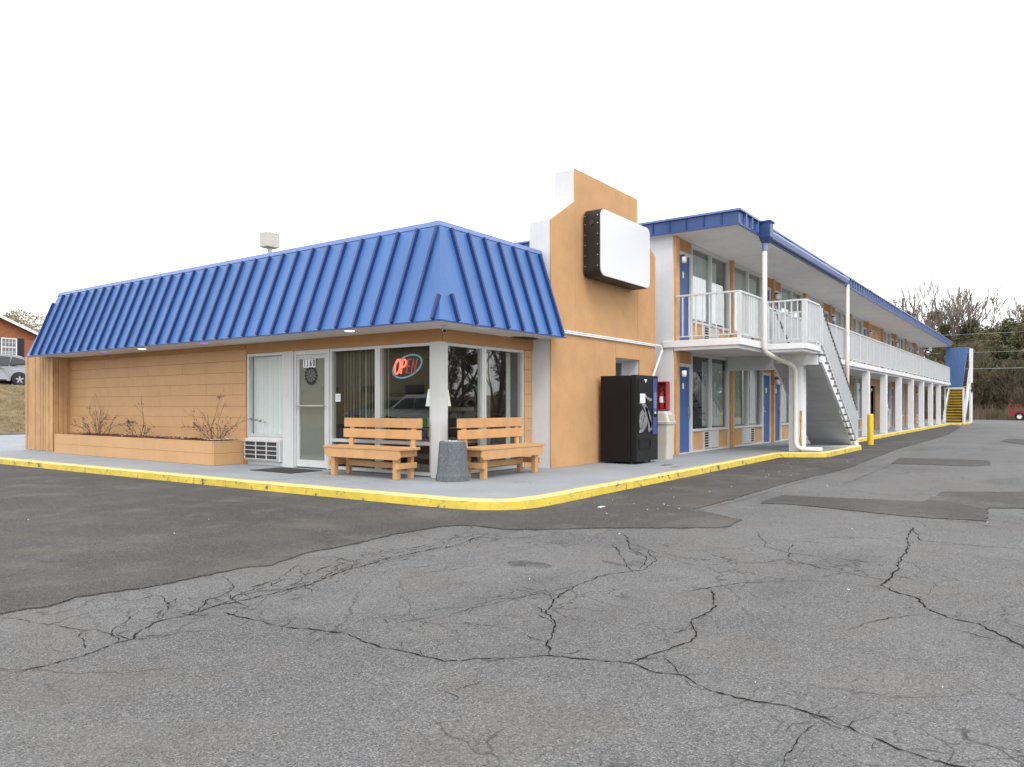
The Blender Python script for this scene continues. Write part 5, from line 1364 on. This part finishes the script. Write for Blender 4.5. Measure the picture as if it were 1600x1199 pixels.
# utility pole and wires
UP=thing('utility_pole','thin brown utility pole showing above the motel roof','utility pole',(94.8,13.8,0))
MB().tube([(94.8,13.8,-.3),(94.8,13.8,13.4)],[.16,.12],8).build('pole','bark',UP)
MB().box(94.7,94.9,13.6,14.0,12.4,12.5).build('crossarm','bark',UP)
WR=thing('overhead_wires','pale overhead wires crossing in front of the woods','wires',(83,5,4.9))
for z,z2 in ((4.95,4.98),(6.5,6.55),(8.25,8.3)):
    pts=[(83.5,30-70*k/14,z+(z2-z)*k/14-.25*math.sin(PI*k/14)) for k in range(15)]
    MB().tube(pts,.02 if z<5 else .012,4).build('wire','wire',WR)
for y in (30.2,-40.2): MB().tube([(83.5,y,-.2),(83.5,y,9.2)],.13,8).build('pole','bark',WR)
# red utility trailer
TR=thing('utility_trailer','red open utility trailer with mesh ramp parked before the woods','trailer',(77.3,1.0,0))
bxs=[]
tx0,tx1=76.3,78.1   # width direction is x (away from camera), length along y
ty1=3.02; ty0=-.9
MB().box(tx0,tx1,ty0,ty1,.42,.50).build('deck','trailer',TR)
bx(tx0+.052,tx0+.06,ty0,ty1,.50,.78).build('side_panel','trailer',TR)
bx(tx0+.1,tx1-.1,ty1+.022,ty1+.03,.50,1.30).build('gate_mesh','trailer',TR)
m=MB()
for x in (tx0,tx1-.05):
    m.box(x,x+.05,ty0,ty1,.82,.87)
    for k in range(6):
        y=ty1-.03-(ty1-ty0-.06)*k/5; m.box(x+.001,x+.049,y-.02,y+.02,.50,.82)
m.build('side_rail','trailer',TR)
m=MB()
for k in range(10):
    z=.5+.1*k; m.box(tx0,tx1,ty1+.005,ty1+.02,z,z+.015)
for k in range(14): x=tx0+.02+(tx1-tx0-.04)*k/13; m.box(x-.008,x+.008,ty1+.021,ty1+.035,.4,1.42)
m.box(tx0,tx0+.05,ty1,ty1+.05,.4,1.45).box(tx1-.05,tx1,ty1,ty1+.05,.4,1.45).box(tx0+.05,tx1-.05,ty1,ty1+.05,1.40,1.45)
m.build('ramp_gate','trailer',TR)
m=MB()
for k in range(9): y=ty1-.1-.09*k; m.box(tx0-.012,tx0-.002,y-.006,y+.006,.85,1.38)
m.box(tx0-.02,tx0,ty1-.9,ty1,1.35,1.38).build('mesh_side','trailer',TR)
for x in (tx0-.12,tx1+.12):
    w_=MB().lathe([(.14,-.09),(.29,-.09),(.31,0),(.29,.09),(.14,.09)],(x,2.30,.31),20,'x',cap=False); w_.smooth=True
    wh=w_.build('wheel','tyre',TR)
    MB().lathe([(0,-.07),(.12,-.08),(.19,-.095),(.19,.06),(0,.06)],(x,2.30,.31),16,'x',cap=False).build('rim','white',wh)
    MB().prism([(2.30+.42*math.cos(PI*k/8),.33+.40*math.sin(PI*k/8)) for k in range(9)]+[(2.30+.37*math.cos(PI*k/8),.33+.36*math.sin(PI*k/8)) for k in range(8,-1,-1)],'x',x-.13,x+.13).build('fender','trailer',TR)
MB().bar((77.2,ty0,.45),(77.2,ty0-1.2,.45),.08,.08).build('tongue','trailer',TR)
# tree behind the brick house
leafy_tree('budding_tree','pale budding tree behind the brick house roof',(33.0,84,3),7.2,6.0,14,'budding',22000,.10,.1)
leafy_tree('budding_tree','second pale budding tree partly hidden by the blue roof',(40,86,3),6.6,5.5,15,'budding',16000,.10,.1)
# ------------------------------------------------------------------ across the lot (seen mirrored in the windows)
dup(bt,(45,-24,0),1.0,'large bare tree across the parking lot, mirrored in the right lobby panes','bare trees across the lot',.9)
dup(bt2,(38,-20,0),2.0,'slim bare tree across the parking lot, mirrored in the right lobby panes','bare trees across the lot',.8)
for k,(x,y) in enumerate(((58,-28),(70,-33),(30,-27),(84,-30))):
    dup(bt,(x,y,0),k*1.3,'bare tree in the row across the parking lot','bare trees across the lot',.75+.1*(k%2))
for k in range(11): dup(ev[k%3],(22+7.0*k,-46+(k%3)*3,0),k,'evergreen in the row across the parking lot','evergreens across the lot',1.0)
HB=thing('neighbour_building','long beige sided building across the road left of the lot','building',(-28,44,0))
MB().box(-34,-26,22,70,-.1,5.9).build('wall','beige_siding',HB); MB().box(-34.5,-25.5,21.5,70.5,5.91,6.4).build('roof','roof_shingle',HB)
for k in range(9): bx(-25.99,-25.93,25+5*k,27+5*k,1.1,2.9).build('window','glass_car',HB)
c2=dup(car,(-13,31,0),R(78),'silver crossover parked across the lot, mirrored in the lobby glass')
c3=dup(car,(-20,40,0),R(85),'silver crossover parked farther across the lot beside the beige building')
van=make_car('white minivan parked across the lot, mirrored in the lobby glass','car_white',True); van.location=(-9.5,25,0); van.rotation_euler=(0,0,R(82))
